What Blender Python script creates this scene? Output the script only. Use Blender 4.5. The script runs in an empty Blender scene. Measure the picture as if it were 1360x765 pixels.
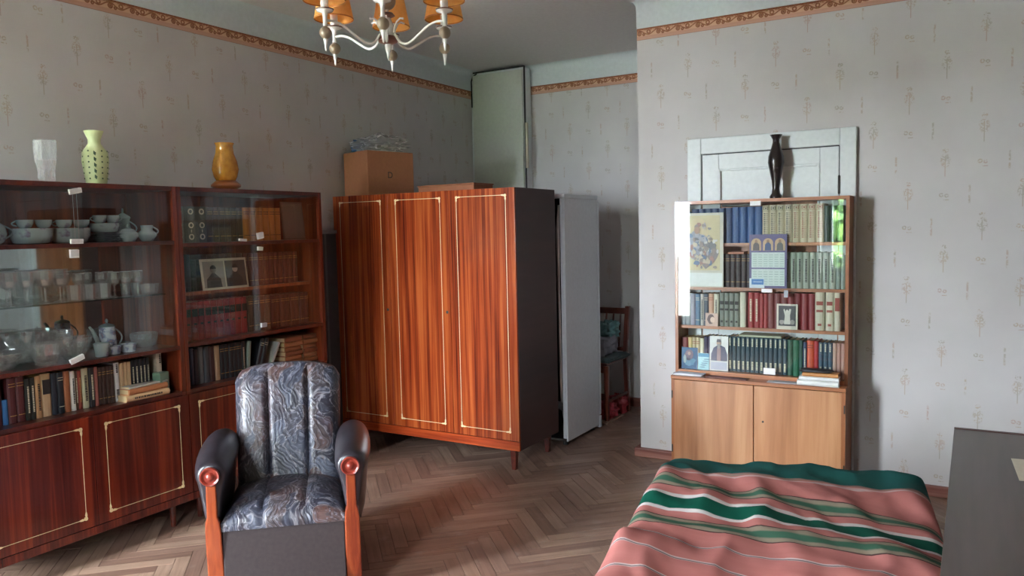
import bpy, bmesh, math, random
from mathutils import Vector, Matrix, noise
R = math.radians
PI = math.pi
rnd = random.Random(7)
sc = bpy.context.scene
COL = sc.collection

# ------------------------------------------------------------------ camera
YAW, PIT, ROL, FPX, CAMH = -0.53550221, -0.07459945, -0.02181787, 1034.87, 1.5
fw = Vector((math.sin(YAW) * math.cos(PIT), math.cos(YAW) * math.cos(PIT), math.sin(PIT)))
r0 = Vector((math.cos(YAW), -math.sin(YAW), 0))
u0 = r0.cross(fw)
rt = math.cos(ROL) * r0 + math.sin(ROL) * u0
up = -math.sin(ROL) * r0 + math.cos(ROL) * u0
cd = bpy.data.cameras.new('camera')
cd.sensor_width = 36
cd.lens = 36 * FPX / 1360
cd.clip_start = 0.05
cam = bpy.data.objects.new('camera', cd)
COL.objects.link(cam)
cam.matrix_world = Matrix(((rt.x, up.x, -fw.x, 0), (rt.y, up.y, -fw.y, 0), (rt.z, up.z, -fw.z, CAMH), (0, 0, 0, 1)))
sc.camera = cam

# ------------------------------------------------------------------ light
w = bpy.data.worlds.new('overcast_sky')
sc.world = w
w.use_nodes = True
nt = w.node_tree
bg = nt.nodes['Background']
tcd = nt.nodes.new('ShaderNodeTexCoord')
sp = nt.nodes.new('ShaderNodeSeparateXYZ')
nt.links.new(tcd.outputs['Generated'], sp.inputs[0])
cr = nt.nodes.new('ShaderNodeValToRGB')
cr.color_ramp.elements[0].position = 0.0
cr.color_ramp.elements[0].color = (0.80, 0.88, 1.0, 1)
cr.color_ramp.elements[1].position = 0.7
cr.color_ramp.elements[1].color = (0.90, 0.95, 1.0, 1)
nt.links.new(sp.outputs['Z'], cr.inputs[0])
nt.links.new(cr.outputs[0], bg.inputs[0])
bg.inputs[1].default_value = 7.0
YW = -0.75                                        # inner face of the window wall
WINS = [(-3.89, -3.12, 0.20, 2.68), (-1.58, -1.02, 0.85, 2.35)]
for (a, b, z0, z1) in WINS:                       # sky portals in the two window openings
    ld = bpy.data.lights.new('window_portal', 'AREA')
    ld.shape = 'RECTANGLE'
    ld.size, ld.size_y = b - a, z1 - z0
    ld.cycles.is_portal = True
    lo = bpy.data.objects.new('window_portal', ld)
    lo.location = ((a + b) / 2, YW - 0.30, (z0 + z1) / 2)
    lo.rotation_euler = (R(90), 0, 0)
    lo.rotation_euler = (R(-90), 0, R(180))
    lo.rotation_euler = Vector((0, 1, 0)).to_track_quat('-Z', 'Z').to_euler()
    COL.objects.link(lo)
sc.view_settings.view_transform = 'Standard'
sc.view_settings.look = 'None'
sc.view_settings.gamma = 1
sc.view_settings.use_curve_mapping = False
sc.view_settings.exposure = 4.95
sc.cycles.transparent_max_bounces = 48
sc.cycles.max_bounces = 12
sc.cycles.diffuse_bounces = 6
sc.cycles.glossy_bounces = 6


# ------------------------------------------------------------------ node helpers
class V:
    """a scalar socket with arithmetic"""
    def __init__(s, t, o): s.t, s.o = t, o
    def _m(s, op, *a, clamp=False):
        n = s.t.nodes.new('ShaderNodeMath'); n.operation = op; n.use_clamp = clamp
        for i, x in enumerate((s,) + a):
            if isinstance(x, V): s.t.links.new(x.o, n.inputs[i])
            else: n.inputs[i].default_value = x
        return V(s.t, n.outputs[0])
    def __add__(s, b): return s._m('ADD', b)
    def __sub__(s, b): return s._m('SUBTRACT', b)
    def __mul__(s, b): return s._m('MULTIPLY', b)
    def __truediv__(s, b): return s._m('DIVIDE', b)
    def floor(s): return s._m('FLOOR')
    def fract(s): return s._m('FRACT')
    def abs(s): return s._m('ABSOLUTE')
    def sin(s): return s._m('SINE')
    def sqrt(s): return s._m('SQRT')
    def max(s, b): return s._m('MAXIMUM', b)
    def min(s, b): return s._m('MINIMUM', b)
    def step(s, lo, hi):
        """smooth 0..1 between lo and hi (hi<lo falls)"""
        n = s.t.nodes.new('ShaderNodeMapRange'); n.interpolation_type = 'SMOOTHSTEP'
        s.t.links.new(s.o, n.inputs[0])
        if lo < hi:
            n.inputs[1].default_value, n.inputs[2].default_value, n.inputs[3].default_value, n.inputs[4].default_value = lo, hi, 0, 1
        else:
            n.inputs[1].default_value, n.inputs[2].default_value, n.inputs[3].default_value, n.inputs[4].default_value = hi, lo, 1, 0
        return V(s.t, n.outputs[0])
    def band(s, a, b, e): return s.step(a - e, a + e) * s.step(b + e, b - e)


class Mat:
    def __init__(s, name, rough=0.6, metal=0.0, coat=0.0, spec=None, col=None, sheen=0):
        s.m = bpy.data.materials.new(name); s.m.use_nodes = True
        s.t = s.m.node_tree; s.b = s.t.nodes['Principled BSDF']
        s.b.inputs['Roughness'].default_value = rough
        s.b.inputs['Metallic'].default_value = metal
        s.b.inputs['Coat Weight'].default_value = coat
        s.b.inputs['Coat Roughness'].default_value = 0.06
        s.b.inputs['Sheen Weight'].default_value = sheen
        if spec is not None: s.b.inputs['Specular IOR Level'].default_value = spec
        if col: s.b.inputs['Base Color'].default_value = (*col, 1); s.m.diffuse_color = (*col, 1)
    def n(s, ty, **k):
        n = s.t.nodes.new(ty)
        for a, b in k.items(): setattr(n, a, b)
        return n
    def link(s, a, b): s.t.links.new(a, b)
    def obj(s): return s.n('ShaderNodeTexCoord').outputs['Object']
    def rand(s): return V(s.t, s.n('ShaderNodeObjectInfo').outputs['Random'])
    def xyz(s, vec=None):
        q = s.n('ShaderNodeSeparateXYZ'); s.link(vec or s.obj(), q.inputs[0])
        return [V(s.t, o) for o in q.outputs]
    def scaled(s, sx, sy, sz, vec=None, off=None):
        q = s.n('ShaderNodeMapping'); s.link(vec or s.obj(), q.inputs[0]); q.inputs['Scale'].default_value = (sx, sy, sz)
        if off is not None:
            c = s.n('ShaderNodeCombineXYZ')
            for i in range(3): s.link((off * (7.3 + 3.1 * i)).o, c.inputs[i])
            s.link(c.outputs[0], q.inputs['Location'])
        return q.outputs[0]
    def noise(s, vec, scale=1, detail=3, dist=0, rough=0.5):
        q = s.n('ShaderNodeTexNoise'); s.link(vec, q.inputs['Vector']); q.inputs['Scale'].default_value = scale
        q.inputs['Detail'].default_value = detail; q.inputs['Distortion'].default_value = dist; q.inputs['Roughness'].default_value = rough
        return V(s.t, q.outputs['Fac'])
    def ramp(s, v, stops, interp='LINEAR'):
        q = s.n('ShaderNodeValToRGB'); e = q.color_ramp.elements; q.color_ramp.interpolation = interp
        while len(e) < len(stops): e.new(0.5)
        for i, (p, c) in enumerate(stops): e[i].position = p; e[i].color = (*c, 1)
        s.link(v.o, q.inputs[0]); return q.outputs[0]
    def mix(s, f, a, b, mode='MIX'):
        q = s.n('ShaderNodeMix', data_type='RGBA', blend_type=mode)
        for sock, x in ((q.inputs[0], f), (q.inputs[6], a), (q.inputs[7], b)):
            if isinstance(x, V): s.link(x.o, sock)
            elif isinstance(x, (int, float)): sock.default_value = x
            elif isinstance(x, tuple): sock.default_value = (*x, 1)
            else: s.link(x, sock)
        return q.outputs[2]
    def color(s, c):
        s.link(c, s.b.inputs['Base Color']); return s
    def bump(s, v, strength=0.3, dist=0.002):
        q = s.n('ShaderNodeBump'); q.inputs['Strength'].default_value = strength; q.inputs['Distance'].default_value = dist
        s.link(v.o, q.inputs['Height']); s.link(q.outputs[0], s.b.inputs['Normal']); return s
    def roughv(s, v): s.link(v.o, s.b.inputs['Roughness']); return s


def srgb(r, g, b):
    return tuple(((c / 255) / 12.92 if c / 255 <= 0.04045 else ((c / 255 + 0.055) / 1.055) ** 2.4) for c in (r, g, b))


_plain = {}
def plain(r, g, b, rough=0.55, metal=0, coat=0, name='paint'):
    """plain colour (sRGB) with faint mottling"""
    k = (r, g, b, rough, metal, coat)
    if k not in _plain:
        m = Mat(name, rough, metal, coat)
        c = srgb(r, g, b)
        nn = m.noise(m.obj(), 40, 3)
        m.color(m.ramp(nn, [(0.3, tuple(x * 0.95 for x in c)), (0.7, tuple(min(1, x * 1.03) for x in c))]))
        m.bump(nn, 0.05, 0.0006)
        _plain[k] = m.m
    return _plain[k]


# ------------------------------------------------------------------ mesh helpers
class MB:
    def __init__(s): s.v, s.f, s.mi, s.uv = [], [], [], None
    def add(s, vs, fs, mat=0, M=None):
        o = len(s.v)
        s.v += [tuple(M @ Vector(p)) if M else tuple(p) for p in vs]
        s.f += [tuple(i + o for i in f) for f in fs]; s.mi += [mat] * len(fs); return s
    def box(s, a, b, mat=0, M=None):
        (x0, y0, z0), (x1, y1, z1) = a, b
        if x0 > x1: x0, x1 = x1, x0
        if y0 > y1: y0, y1 = y1, y0
        if z0 > z1: z0, z1 = z1, z0
        return s.add([(x0, y0, z0), (x1, y0, z0), (x1, y1, z0), (x0, y1, z0), (x0, y0, z1), (x1, y0, z1), (x1, y1, z1), (x0, y1, z1)],
                     [(0, 3, 2, 1), (4, 5, 6, 7), (0, 1, 5, 4), (1, 2, 6, 5), (2, 3, 7, 6), (3, 0, 4, 7)], mat, M)
    def loft(s, rings, cap0=True, cap1=True, mat=0, M=None, closed=True):
        n = len(rings[0]); vs = [p for r in rings for p in r]; fs = []
        for i in range(len(rings) - 1):
            for j in range(n if closed else n - 1):
                k = (j + 1) % n
                fs.append((i * n + j, i * n + k, (i + 1) * n + k, (i + 1) * n + j))
        if cap0: fs.append(tuple(range(n))[::-1])
        if cap1: fs.append(tuple((len(rings) - 1) * n + j for j in range(n)))
        return s.add(vs, fs, mat, M)
    def lathe(s, prof, n=20, mat=0, M=None, cap0=True, cap1=True, flute=0):
        rings = []
        for (r, z) in prof:
            rings.append([((r * (1 + (flute if j % 2 else 0))) * math.cos(2 * PI * j / n), (r * (1 + (flute if j % 2 else 0))) * math.sin(2 * PI * j / n), z) for j in range(n)])
        return s.loft(rings, cap0, cap1, mat, M)
    def tube(s, pts, r, n=8, mat=0, M=None):
        pts = [Vector(p) for p in pts]; rings = []; prev = None
        rs = r if isinstance(r, (list, tuple)) else [r] * len(pts)
        for i, p in enumerate(pts):
            t = (pts[min(i + 1, len(pts) - 1)] - pts[max(i - 1, 0)]).normalized()
            if prev is None:
                a = Vector((0, 0, 1)) if abs(t.z) < 0.9 else Vector((1, 0, 0)); x = t.cross(a).normalized()
            else:
                x = (prev - t * prev.dot(t)).normalized()
            prev = x; y = t.cross(x)
            rings.append([tuple(p + (x * math.cos(2 * PI * j / n) + y * math.sin(2 * PI * j / n)) * rs[i]) for j in range(n)])
        return s.loft(rings, mat=mat, M=M)
    def prism(s, poly, y0, y1, mat=0, M=None):
        """poly in x,z extruded along y"""
        return s.loft([[(x, y0, z) for x, z in poly], [(x, y1, z) for x, z in poly]], mat=mat, M=M)
    def mesh(s, name, mats, smooth=False):
        me = bpy.data.meshes.new(name); me.from_pydata(s.v, [], s.f)
        for m in mats: me.materials.append(m)
        if len(mats) > 1: me.polygons.foreach_set('material_index', s.mi)
        bm = bmesh.new(); bm.from_mesh(me); bmesh.ops.recalc_face_normals(bm, faces=bm.faces); bm.to_mesh(me); bm.free()
        if smooth:
            me.polygons.foreach_set('use_smooth', [True] * len(me.polygons))
            try: me.set_sharp_from_angle(angle=R(smooth if smooth > 1 else 40))
            except Exception: pass
        me.update(); return me


def tagit(o, label=None, cat=None, group=None, kind=None):
    if label: o['label'] = label
    if cat: o['category'] = cat
    if group: o['group'] = group
    if kind: o['kind'] = kind
    return o


def P(name, mb, mat, parent=None, smooth=False, bevel=0, loc=None, rot=None, label=None, seg=2):
    """link ONE mesh object"""
    mats = mat if isinstance(mat, (list, tuple)) else [mat]
    me = mb if isinstance(mb, bpy.types.Mesh) else mb.mesh(name, mats, smooth)
    o = bpy.data.objects.new(name, me); COL.objects.link(o)
    if parent: o.parent = parent
    if loc: o.location = loc
    if rot: o.rotation_euler = rot
    if bevel:
        b = o.modifiers.new('bevel', 'BEVEL'); b.width = bevel; b.segments = seg; b.limit_method = 'ANGLE'; b.angle_limit = R(40)
    if label: o['label'] = label
    return o


def T(name, label, cat, loc=(0, 0, 0), rz=0, group=None):
    o = bpy.data.objects.new(name, None); COL.objects.link(o)
    o.location = loc; o.rotation_euler = (0, 0, rz) if isinstance(rz, (int, float)) else rz
    o.empty_display_size = 0.05
    return tagit(o, label, cat, group)


def one(name, mb, mat, label, cat, loc=(0, 0, 0), rz=0, group=None, **k):
    """a thing that is one mesh"""
    o = P(name, mb, mat, None, loc=loc, rot=(0, 0, rz) if isinstance(rz, (int, float)) else rz, **k)
    return tagit(o, label, cat, group)


def bx(a, b, M=None): return MB().box(a, b, M=M)
def S(name, mb, mat, **k):
    o = P(name, mb, mat, **k); o['kind'] = 'structure'; return o
def ordn(i):
    return ['first', 'second', 'third', 'fourth', 'fifth', 'sixth', 'seventh', 'eighth', 'ninth', 'tenth', 'eleventh', 'twelfth', 'thirteenth', 'fourteenth',
            'fifteenth', 'sixteenth', 'seventeenth', 'eighteenth', 'nineteenth', 'twentieth', 'twenty-first', 'twenty-second', 'twenty-third', 'twenty-fourth',
            'twenty-fifth', 'twenty-sixth', 'twenty-seventh', 'twenty-eighth', 'twenty-ninth', 'thirtieth', 'thirty-first', 'thirty-second', 'thirty-third', 'thirty-fourth', 'thirty-fifth', 'thirty-sixth', 'thirty-seventh', 'thirty-eighth', 'thirty-ninth', 'fortieth'][i]


# ------------------------------------------------------------------ materials
def wallpaper(name, axis, u0_, v0_, per=0.522, H=0.1695):
    m = Mat(name, 0.85, spec=0.2)
    x, y, z = m.xyz()
    u = x if axis == 'x' else y
    base_n = m.noise(m.scaled(1, 1, 1), 3, 4)
    weave = m.noise(m.scaled(60, 60, 500), 1, 2)
    base = m.ramp(base_n, [(0.3, srgb(192, 188, 186)), (0.7, srgb(201, 197, 195))])
    rowf = (z - (v0_ - H / 2)) / H
    row = rowf.floor()
    lv = rowf.fract() * H
    cx = ((u - u0_ - row * (per / 3) + 0.05) / per + 40).fract() * per
    nz = m.noise(m.scaled(1, 1, 1), 130, 2)
    nz2 = m.noise(m.scaled(1, 1, 1), 60, 3)
    # little tree
    dx = cx - 0.05
    adx = dx.abs()
    stem = adx.step(0.0034, 0.0012) * lv.band(0.012, 0.12, 0.004)
    e = (dx / 0.026) * (dx / 0.026) + ((lv - 0.095) / 0.040) * ((lv - 0.095) / 0.040)
    leaves = e.step(1.2, 0.5) * nz.step(0.44, 0.58)
    e2 = (dx / 0.016) * (dx / 0.016) + ((lv - 0.148) / 0.012) * ((lv - 0.148) / 0.012)
    top = e2.step(1.2, 0.6) * nz.step(0.47, 0.56)
    tree = stem.max(leaves * 0.9).max(top)
    # pair of curls with an underline
    def ring(px, pz, r):
        a = cx - px; b = lv - pz
        return ((a * a + b * b).sqrt() - r).abs().step(0.0052, 0.0016)
    under = (cx - 0.232).abs().step(0.014, 0.011) * (lv - 0.058).abs().step(0.0035, 0.0015)
    curl = (ring(0.209, 0.084, 0.008).max(ring(0.233, 0.080, 0.007)).max(under)) * nz.step(0.34, 0.5)
    # thin stalk
    sx = (cx - 0.338).abs()
    stalk = sx.step(0.0075, 0.002) * lv.band(0.04, 0.13, 0.008) * nz2.step(0.38, 0.55)
    mask = tree.max(curl).max(stalk) * 0.50
    hue = m.noise(m.scaled(1, 1, 1), 9, 1)
    mcol = m.ramp(hue, [(0.35, srgb(168, 128, 108)), (0.5, srgb(168, 142, 100)), (0.65, srgb(140, 132, 104))])
    m.color(m.mix(mask, base, mcol))
    m.bump(weave, 0.15, 0.0008)
    return m.m


def border_mat(name, axis):
    m = Mat(name, 0.8, spec=0.2)
    x, y, z = m.xyz()
    u = x if axis == 'x' else y
    zz = z - 2.674                      # 0..0.072
    per = 0.125
    c = (u / per + 40).fract() * per
    w1 = ((u / per) * (2 * PI)).sin() * 0.013 + 0.044
    vine = (zz - w1).abs().step(0.006, 0.002)
    def ring(px, pz, r, t=0.0035):
        a = c - px; b = zz - pz
        return ((a * a + b * b).sqrt() - r).abs().step(t + 0.002, t - 0.001)
    curls = ring(0.035, 0.040, 0.011).max(ring(0.095, 0.047, 0.010)).max(ring(0.035, 0.040, 0.003, 0.003)).max(ring(0.063, 0.033, 0.006))
    nz = m.noise(m.scaled(1, 1, 1), 90, 3)
    top = zz.step(0.060, 0.064)
    ink = vine.max(curls).max(zz.step(0.050, 0.062) * nz.step(0.4, 0.55))
    bg_ = m.ramp(zz / 0.072, [(0.0, srgb(160, 118, 100)), (0.05, srgb(200, 158, 138)), (0.3, srgb(198, 152, 128)), (0.36, srgb(212, 170, 140)), (0.86, srgb(206, 160, 128)), (1.0, srgb(128, 84, 60))])
    inkc = m.ramp(nz, [(0.35, srgb(122, 70, 46)), (0.6, srgb(150, 92, 62)), (0.7, srgb(142, 120, 66))])
    m.color(m.mix(ink.max(top) * 0.9, bg_, inkc))
    return m.m


def veneer(name, dark, mid, light, rough=0.16, coat=0.6, sx=26, contrast=1.0, axis='z', bumpv=0.04):
    """straight-grained lacquered veneer; grain runs along axis"""
    m = Mat(name, rough, coat=coat)
    k = {'z': (sx, sx, 0.5), 'x': (0.5, sx, sx), 'y': (sx, 0.5, sx)}[axis]
    rr = m.rand()
    a = m.noise(m.scaled(*k, off=rr), 1, 5, 0.6, 0.6)
    k2 = {'z': (sx * 5, sx * 5, 2.0), 'x': (2.0, sx * 5, sx * 5), 'y': (sx * 5, 2.0, sx * 5)}[axis]
    b = m.noise(m.scaled(*k2, off=rr), 1, 3)
    k3 = {'z': (4, 4, 1.2), 'x': (1.2, 4, 4), 'y': (4, 1.2, 4)}[axis]
    c = m.noise(m.scaled(*k3, off=rr), 1, 2)
    v = a * 0.6 + b * 0.2 + c * 0.2
    m.color(m.ramp(v, [(0.5 - 0.14 * contrast, dark), (0.5, mid), (0.5 + 0.12 * contrast, light)]))
    m.bump(b, bumpv, 0.0005)
    return m.m


def fine_wood(name, c1, c2, rough=0.4, axis='z', coat=0.1):
    return veneer(name, tuple(x * 0.75 for x in c1), c1, c2, rough, coat, 18, 1.2, axis)


M_wp_left = wallpaper('wallpaper_left', 'y', 2.342, 2.447, 0.527)
M_wp_pier = wallpaper('wallpaper_pier', 'x', -1.53, 2.482)
M_wp_back = wallpaper('wallpaper_back', 'x', -2.644, 2.153)
M_wp_side = wallpaper('wallpaper_side', 'y', 0.2, 2.44)
M_border_x = border_mat('border_x', 'x')
M_border_y = border_mat('border_y', 'y')
M_ceiling = plain(212, 208, 208, 0.9, name='ceiling_paint')
M_white = plain(212, 217, 216, 0.45, name='old_white_paint')
M_frieze = plain(206, 214, 216, 0.7, name='frieze_paint')
M_panelgreen = plain(200, 203, 192, 0.55, name='greenish_paint')
M_lacq = veneer('lacquer_front', srgb(62, 20, 14), srgb(92, 30, 20), srgb(128, 46, 26), 0.2, 0.4, 16)
M_lacq_in = veneer('lacquer_inside', srgb(84, 32, 18), srgb(118, 48, 26), srgb(150, 70, 36), 0.35, 0.2, 14)
M_lacq_dark = veneer('lacquer_dark', srgb(58, 20, 14), srgb(80, 28, 18), srgb(104, 40, 24), 0.3, 0.3, 14, axis='y')
M_edge = veneer('lacquer_edge', srgb(120, 58, 30), srgb(158, 84, 46), srgb(184, 108, 64), 0.35, 0.2, 14)
M_ward = veneer('wardrobe_front', srgb(84, 28, 14), srgb(138, 56, 25), srgb(168, 84, 40), 0.2, 0.3, 30, 0.8)
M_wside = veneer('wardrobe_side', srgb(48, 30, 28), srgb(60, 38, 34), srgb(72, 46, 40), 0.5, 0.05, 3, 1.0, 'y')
M_inlay = plain(226, 200, 150, 0.4, name='pale_inlay')
M_honey = veneer('honey_veneer', srgb(146, 92, 56), srgb(178, 122, 80), srgb(196, 144, 102), 0.35, 0.3, 7, 1.1)
M_honey_fr = veneer('honey_frame', srgb(124, 68, 34), srgb(154, 92, 52), srgb(178, 116, 72), 0.38, 0.2, 20)
M_honey_frx = veneer('honey_frame_x', srgb(134, 76, 40), srgb(168, 104, 62), srgb(190, 126, 80), 0.38, 0.2, 20, axis='x')
M_baseb = veneer('skirting_wood', srgb(96, 48, 38), srgb(126, 72, 60), srgb(160, 110, 96), 0.5, 0.1, 10, axis='x')
M_chairwood = veneer('armchair_wood', srgb(72, 24, 14), srgb(112, 42, 22), srgb(146, 68, 34), 0.25, 0.4, 12)
M_tabletop = veneer('dark_tabletop', srgb(60, 50, 48), srgb(76, 64, 60), srgb(90, 76, 72), 0.36, 0.25, 9, 1.2, 'y')
M_tableedge = veneer('table_edge', srgb(50, 26, 24), srgb(70, 38, 34), srgb(88, 52, 46), 0.4, 0.1, 9, 1.2, 'x')
M_black = plain(18, 17, 17, 0.45, name='black')
M_metal = plain(190, 190, 190, 0.25, 1.0, name='nickel')
M_dmetal = plain(70, 66, 62, 0.4, 0.9, name='dark_metal')
M_fridge = plain(214, 216, 220, 0.3, coat=0.3, name='fridge_enamel')
M_paper = plain(232, 230, 228, 0.8, name='paper')
M_cardboard = plain(178, 120, 84, 0.85, name='cardboard')
M_page = plain(214, 190, 150, 0.85, name='page_edges')
M_pagew = plain(232, 230, 222, 0.85, name='white_page_edges')

m = Mat('mirror', 0.03, 1.0, col=(0.62, 0.66, 0.64)); M_mirror = m.m


def glassmat(name, tint=(1, 1, 1), base=0.06, rough=0.0, power=1.0, white_mix=0.0):
    m = Mat(name); t = m.t
    out = t.nodes['Material Output']; t.nodes.remove(m.b)
    tr = m.n('ShaderNodeBsdfTransparent'); tr.inputs[0].default_value = (*tint, 1)
    gl = m.n('ShaderNodeBsdfGlossy'); gl.inputs['Roughness'].default_value = rough; gl.inputs[0].default_value = (1, 1, 1, 1)
    fr = m.n('ShaderNodeLayerWeight'); fr.inputs[0].default_value = 0.5
    fc = V(t, fr.outputs['Facing'])
    f = fc._m('POWER', 5.0) * 0.9 * power + (0.03 + base)
    mx = m.n('ShaderNodeMixShader'); f = f._m('MINIMUM', 1.0)
    t.links.new(f.o, mx.inputs[0]); t.links.new(tr.outputs[0], mx.inputs[1]); t.links.new(gl.outputs[0], mx.inputs[2])
    last = mx.outputs[0]
    if white_mix:  # white share, standing in for refracted highlights on crystal and rims
        df = m.n('ShaderNodeBsdfTranslucent'); df.inputs[0].default_value = (1, 1, 1, 1)
        d2 = m.n('ShaderNodeBsdfDiffuse'); d2.inputs[0].default_value = (1, 1, 1, 1)
        ad = m.n('ShaderNodeMixShader'); t.links.new(df.outputs[0], ad.inputs[1]); t.links.new(d2.outputs[0], ad.inputs[2])
        m2 = m.n('ShaderNodeMixShader'); m2.inputs[0].default_value = white_mix
        t.links.new(last, m2.inputs[1]); t.links.new(ad.outputs[0], m2.inputs[2]); last = m2.outputs[0]
    t.links.new(last, out.inputs[0])
    return m.m


M_glass = glassmat('sheet_glass', (0.96, 0.975, 0.97), 0.02)
M_glass_dusty = glassmat('cabinet_glass', (0.95, 0.97, 0.965), 0.006)
M_crystal = glassmat('cut_crystal', (0.975, 0.985, 0.985), 0.15, 0.03, white_mix=0.09)
M_shelfglass = glassmat('shelf_glass', (0.55, 0.66, 0.62), 0.06)
M_plastic = glassmat('clear_plastic', (0.95, 0.97, 0.98), 0.16, 0.3, white_mix=0.12)

# parquet blocks: grain along local x, tone differs from block to block
m = Mat('parquet', 0.42, coat=0.12)
rr = m.rand()
g = m.noise(m.scaled(3, 55, 55, off=rr), 1, 4, 0.4)
d = m.noise(m.scaled(9, 9, 9, off=rr), 1, 3)
tone = m.ramp(rr * 0.75 + g * 0.25, [(0.1, srgb(126, 98, 84)), (0.45, srgb(142, 113, 98)), (0.7, srgb(152, 124, 107)), (0.95, srgb(170, 142, 122))])
grain = m.ramp(g, [(0.35, (0.74, 0.71, 0.70)), (0.6, (1, 1, 1))])
c1 = m.mix(0.8, tone, grain, 'MULTIPLY')
geo = m.n('ShaderNodeNewGeometry')
wn = m.noise(geo.outputs['Position'], 2.2, 3)
c2 = m.mix(wn.step(0.45, 0.75) * 0.45, c1, srgb(92, 66, 56))
c3 = m.mix(d.step(0.6, 0.8) * 0.4, c2, srgb(168, 156, 146))
m.color(c3)
m.roughv(wn.step(0.3, 0.7) * 0.2 + 0.36)
m.bump(g, 0.25, 0.0008)
M_parquet = m.m
M_screed = plain(46, 34, 28, 0.9, name='dark_joint')

# ------------------------------------------------------------------ room shell
XL, YB, YP, XP, ZC = -3.91, 6.07, 4.749, -1.858, 2.92
XR = 2.60
t_ = 0.2
S('wall_left', bx((XL - t_, YW - 0.2, 0), (XL, YB + t_, ZC)), M_wp_left)
S('wall_back', bx((XL, YB, 0), (XP, YB + t_, ZC)), M_wp_back)
S('wall_pier', bx((XP, YP, 0), (XR, YB + t_, ZC)), M_wp_pier)
S('wall_right', bx((XR, YW - 0.2, 0), (XR + t_, YB + t_, ZC)), M_wp_side)
S('ceiling', bx((XL - t_, YW - 0.2, ZC), (XR + t_, YB + t_, ZC + 0.15)), M_ceiling)
# window wall with two openings
mb = MB()
xs = [XL, WINS[0][0], WINS[0][1], WINS[1][0], WINS[1][1], XR]
for i in range(0, 6, 2): mb.box((xs[i], YW - 0.35, 0), (xs[i + 1], YW, ZC))
for (a, b, z0, z1) in WINS:
    mb.box((a, YW - 0.35, 0), (b, YW, z0)); mb.box((a, YW - 0.35, z1), (b, YW, ZC))
S('wall_front', mb, M_wp_side)

# painted frieze above the paper border, with a soft cove to the ceiling
def frieze(name, p0, p1, nrm):
    """p0,p1 along the wall, nrm into the room"""
    p0, p1, nrm = Vector(p0), Vector(p1), Vector(nrm)
    prof = [(0, 2.746), (0.004, 2.746), (0.005, 2.86)] + [(0.005 + 0.045 * (1 - math.cos(a * PI / 12)), 2.868 + 0.052 * math.sin(a * PI / 12)) for a in range(0, 7)] + [(0, 2.9199)]
    rings = [[tuple(p + nrm * d + Vector((0, 0, z))) for d, z in prof] for p in (p0, p1)]
    return S(name, MB().loft(rings), M_frieze, smooth=30)
frieze('trim_1', (XL, YW, 0), (XL, YB, 0), (1, 0, 0))
frieze('trim_2', (XL, YB, 0), (XP, YB, 0), (0, -1, 0))
frieze('trim_3', (XP, YP, 0), (XR, YP, 0), (0, -1, 0))
frieze('trim_4', (XR, YP, 0), (XR, YW, 0), (-1, 0, 0))
frieze('trim_5', (XP, YP, 0), (XP, YB, 0), (-1, 0, 0))
S('trim_6', bx((XL, YW, 2.674), (XL + 0.0025, YB, 2.746)), M_border_y, label='brown scroll paper border high on the left wall')
S('trim_7', bx((-3.37, YB - 0.0025, 2.674), (XP, YB, 2.746)), M_border_x, label='brown scroll paper border on the alcove wall')
S('trim_8', bx((XP, YP - 0.0025, 2.674), (XR, YP, 2.746)), M_border_x, label='brown scroll paper border above the white door')
def baseb(name, a, b):
    S(name, bx(a, b), M_baseb, bevel=0.008)
baseb('baseboard_left', (XL, YW, 0), (XL + 0.03, YB, 0.075))
baseb('baseboard_back', (XL + 0.03, YB - 0.03, 0), (XP, YB, 0.075))
mb = MB().box((XP - 0.035, YP - 0.035, 0), (-1.50, YP, 0.06))
mb.box((XP - 0.035, YP, 0), (XP, YB - 0.03, 0.06)); mb.box((-0.567, YP - 0.035, 0), (XR, YP, 0.06))
S('baseboard_pier', mb, M_baseb, bevel=0.008)

# floor: dark bed and herringbone blocks
S('floor', bx((XL - t_, YW - 0.35, -0.15), (XR + t_, YB + t_, -0.012)), M_screed)
floor = bpy.data.objects['floor']
PL, PW = 0.40, 0.4 / 6
cells = []
s2 = math.sqrt(0.5)
for i in range(-125, 125):
    for j in range(-16, 17):
        # herringbone lattice in the 45-degree frame (a along +x+y, b along -x+y)
        for o in (0, 1):
            if o == 0: ca, cb, horiz = i * PW + PL / 2 + j * 2 * PL, i * PW + PW / 2, True
            else: ca, cb, horiz = i * PW + PW / 2 + j * 2 * PL, i * PW + PW + PL / 2, False
            x = (ca - cb) * s2 - 0.6; y = (ca + cb) * s2 + 0.4
            if XL - 0.2 < x < XR + 0.2 and YW - 0.2 < y < YB + 0.1:
                cells.append((x, y, horiz))
seen = set(); uniq = []
for c in cells:
    k = (round(c[0], 3), round(c[1], 3), c[2])
    if k not in seen: seen.add(k); uniq.append(c)
def shown(x, y):
    """floor places inside the picture and not under the furniture"""
    p = Vector((x, y, 0)) - Vector((0, 0, CAMH)); zf = p.dot(fw)
    if zf < 0.5: return False
    px, py = 680 + FPX * p.dot(rt) / zf, 382.5 - FPX * p.dot(up) / zf
    if not (-20 < px < 1290 and py < 790): return False
    if x < -3.25 and y < 3.6: return False
    if x > -1.0 and y < 3.3: return False
    if y > 4.55 and (x < -2.4 or x > -1.86): return y > 5.3 and x > -2.75 and x < -1.86
    if y > 4.05 and x < -2.45: return False
    return True
vis = sorted([c for c in uniq if shown(c[0], c[1])], key=lambda c: c[0] ** 2 + c[1] ** 2)
near = vis[:298]
nearset = set(near)
inner = PW - 0.0022
bm_mesh = MB().box((-PL / 2 + 0.001, -inner / 2, -0.012), (PL / 2 - 0.001, inner / 2, 0)).mesh('parquet_block', [M_parquet])
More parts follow.
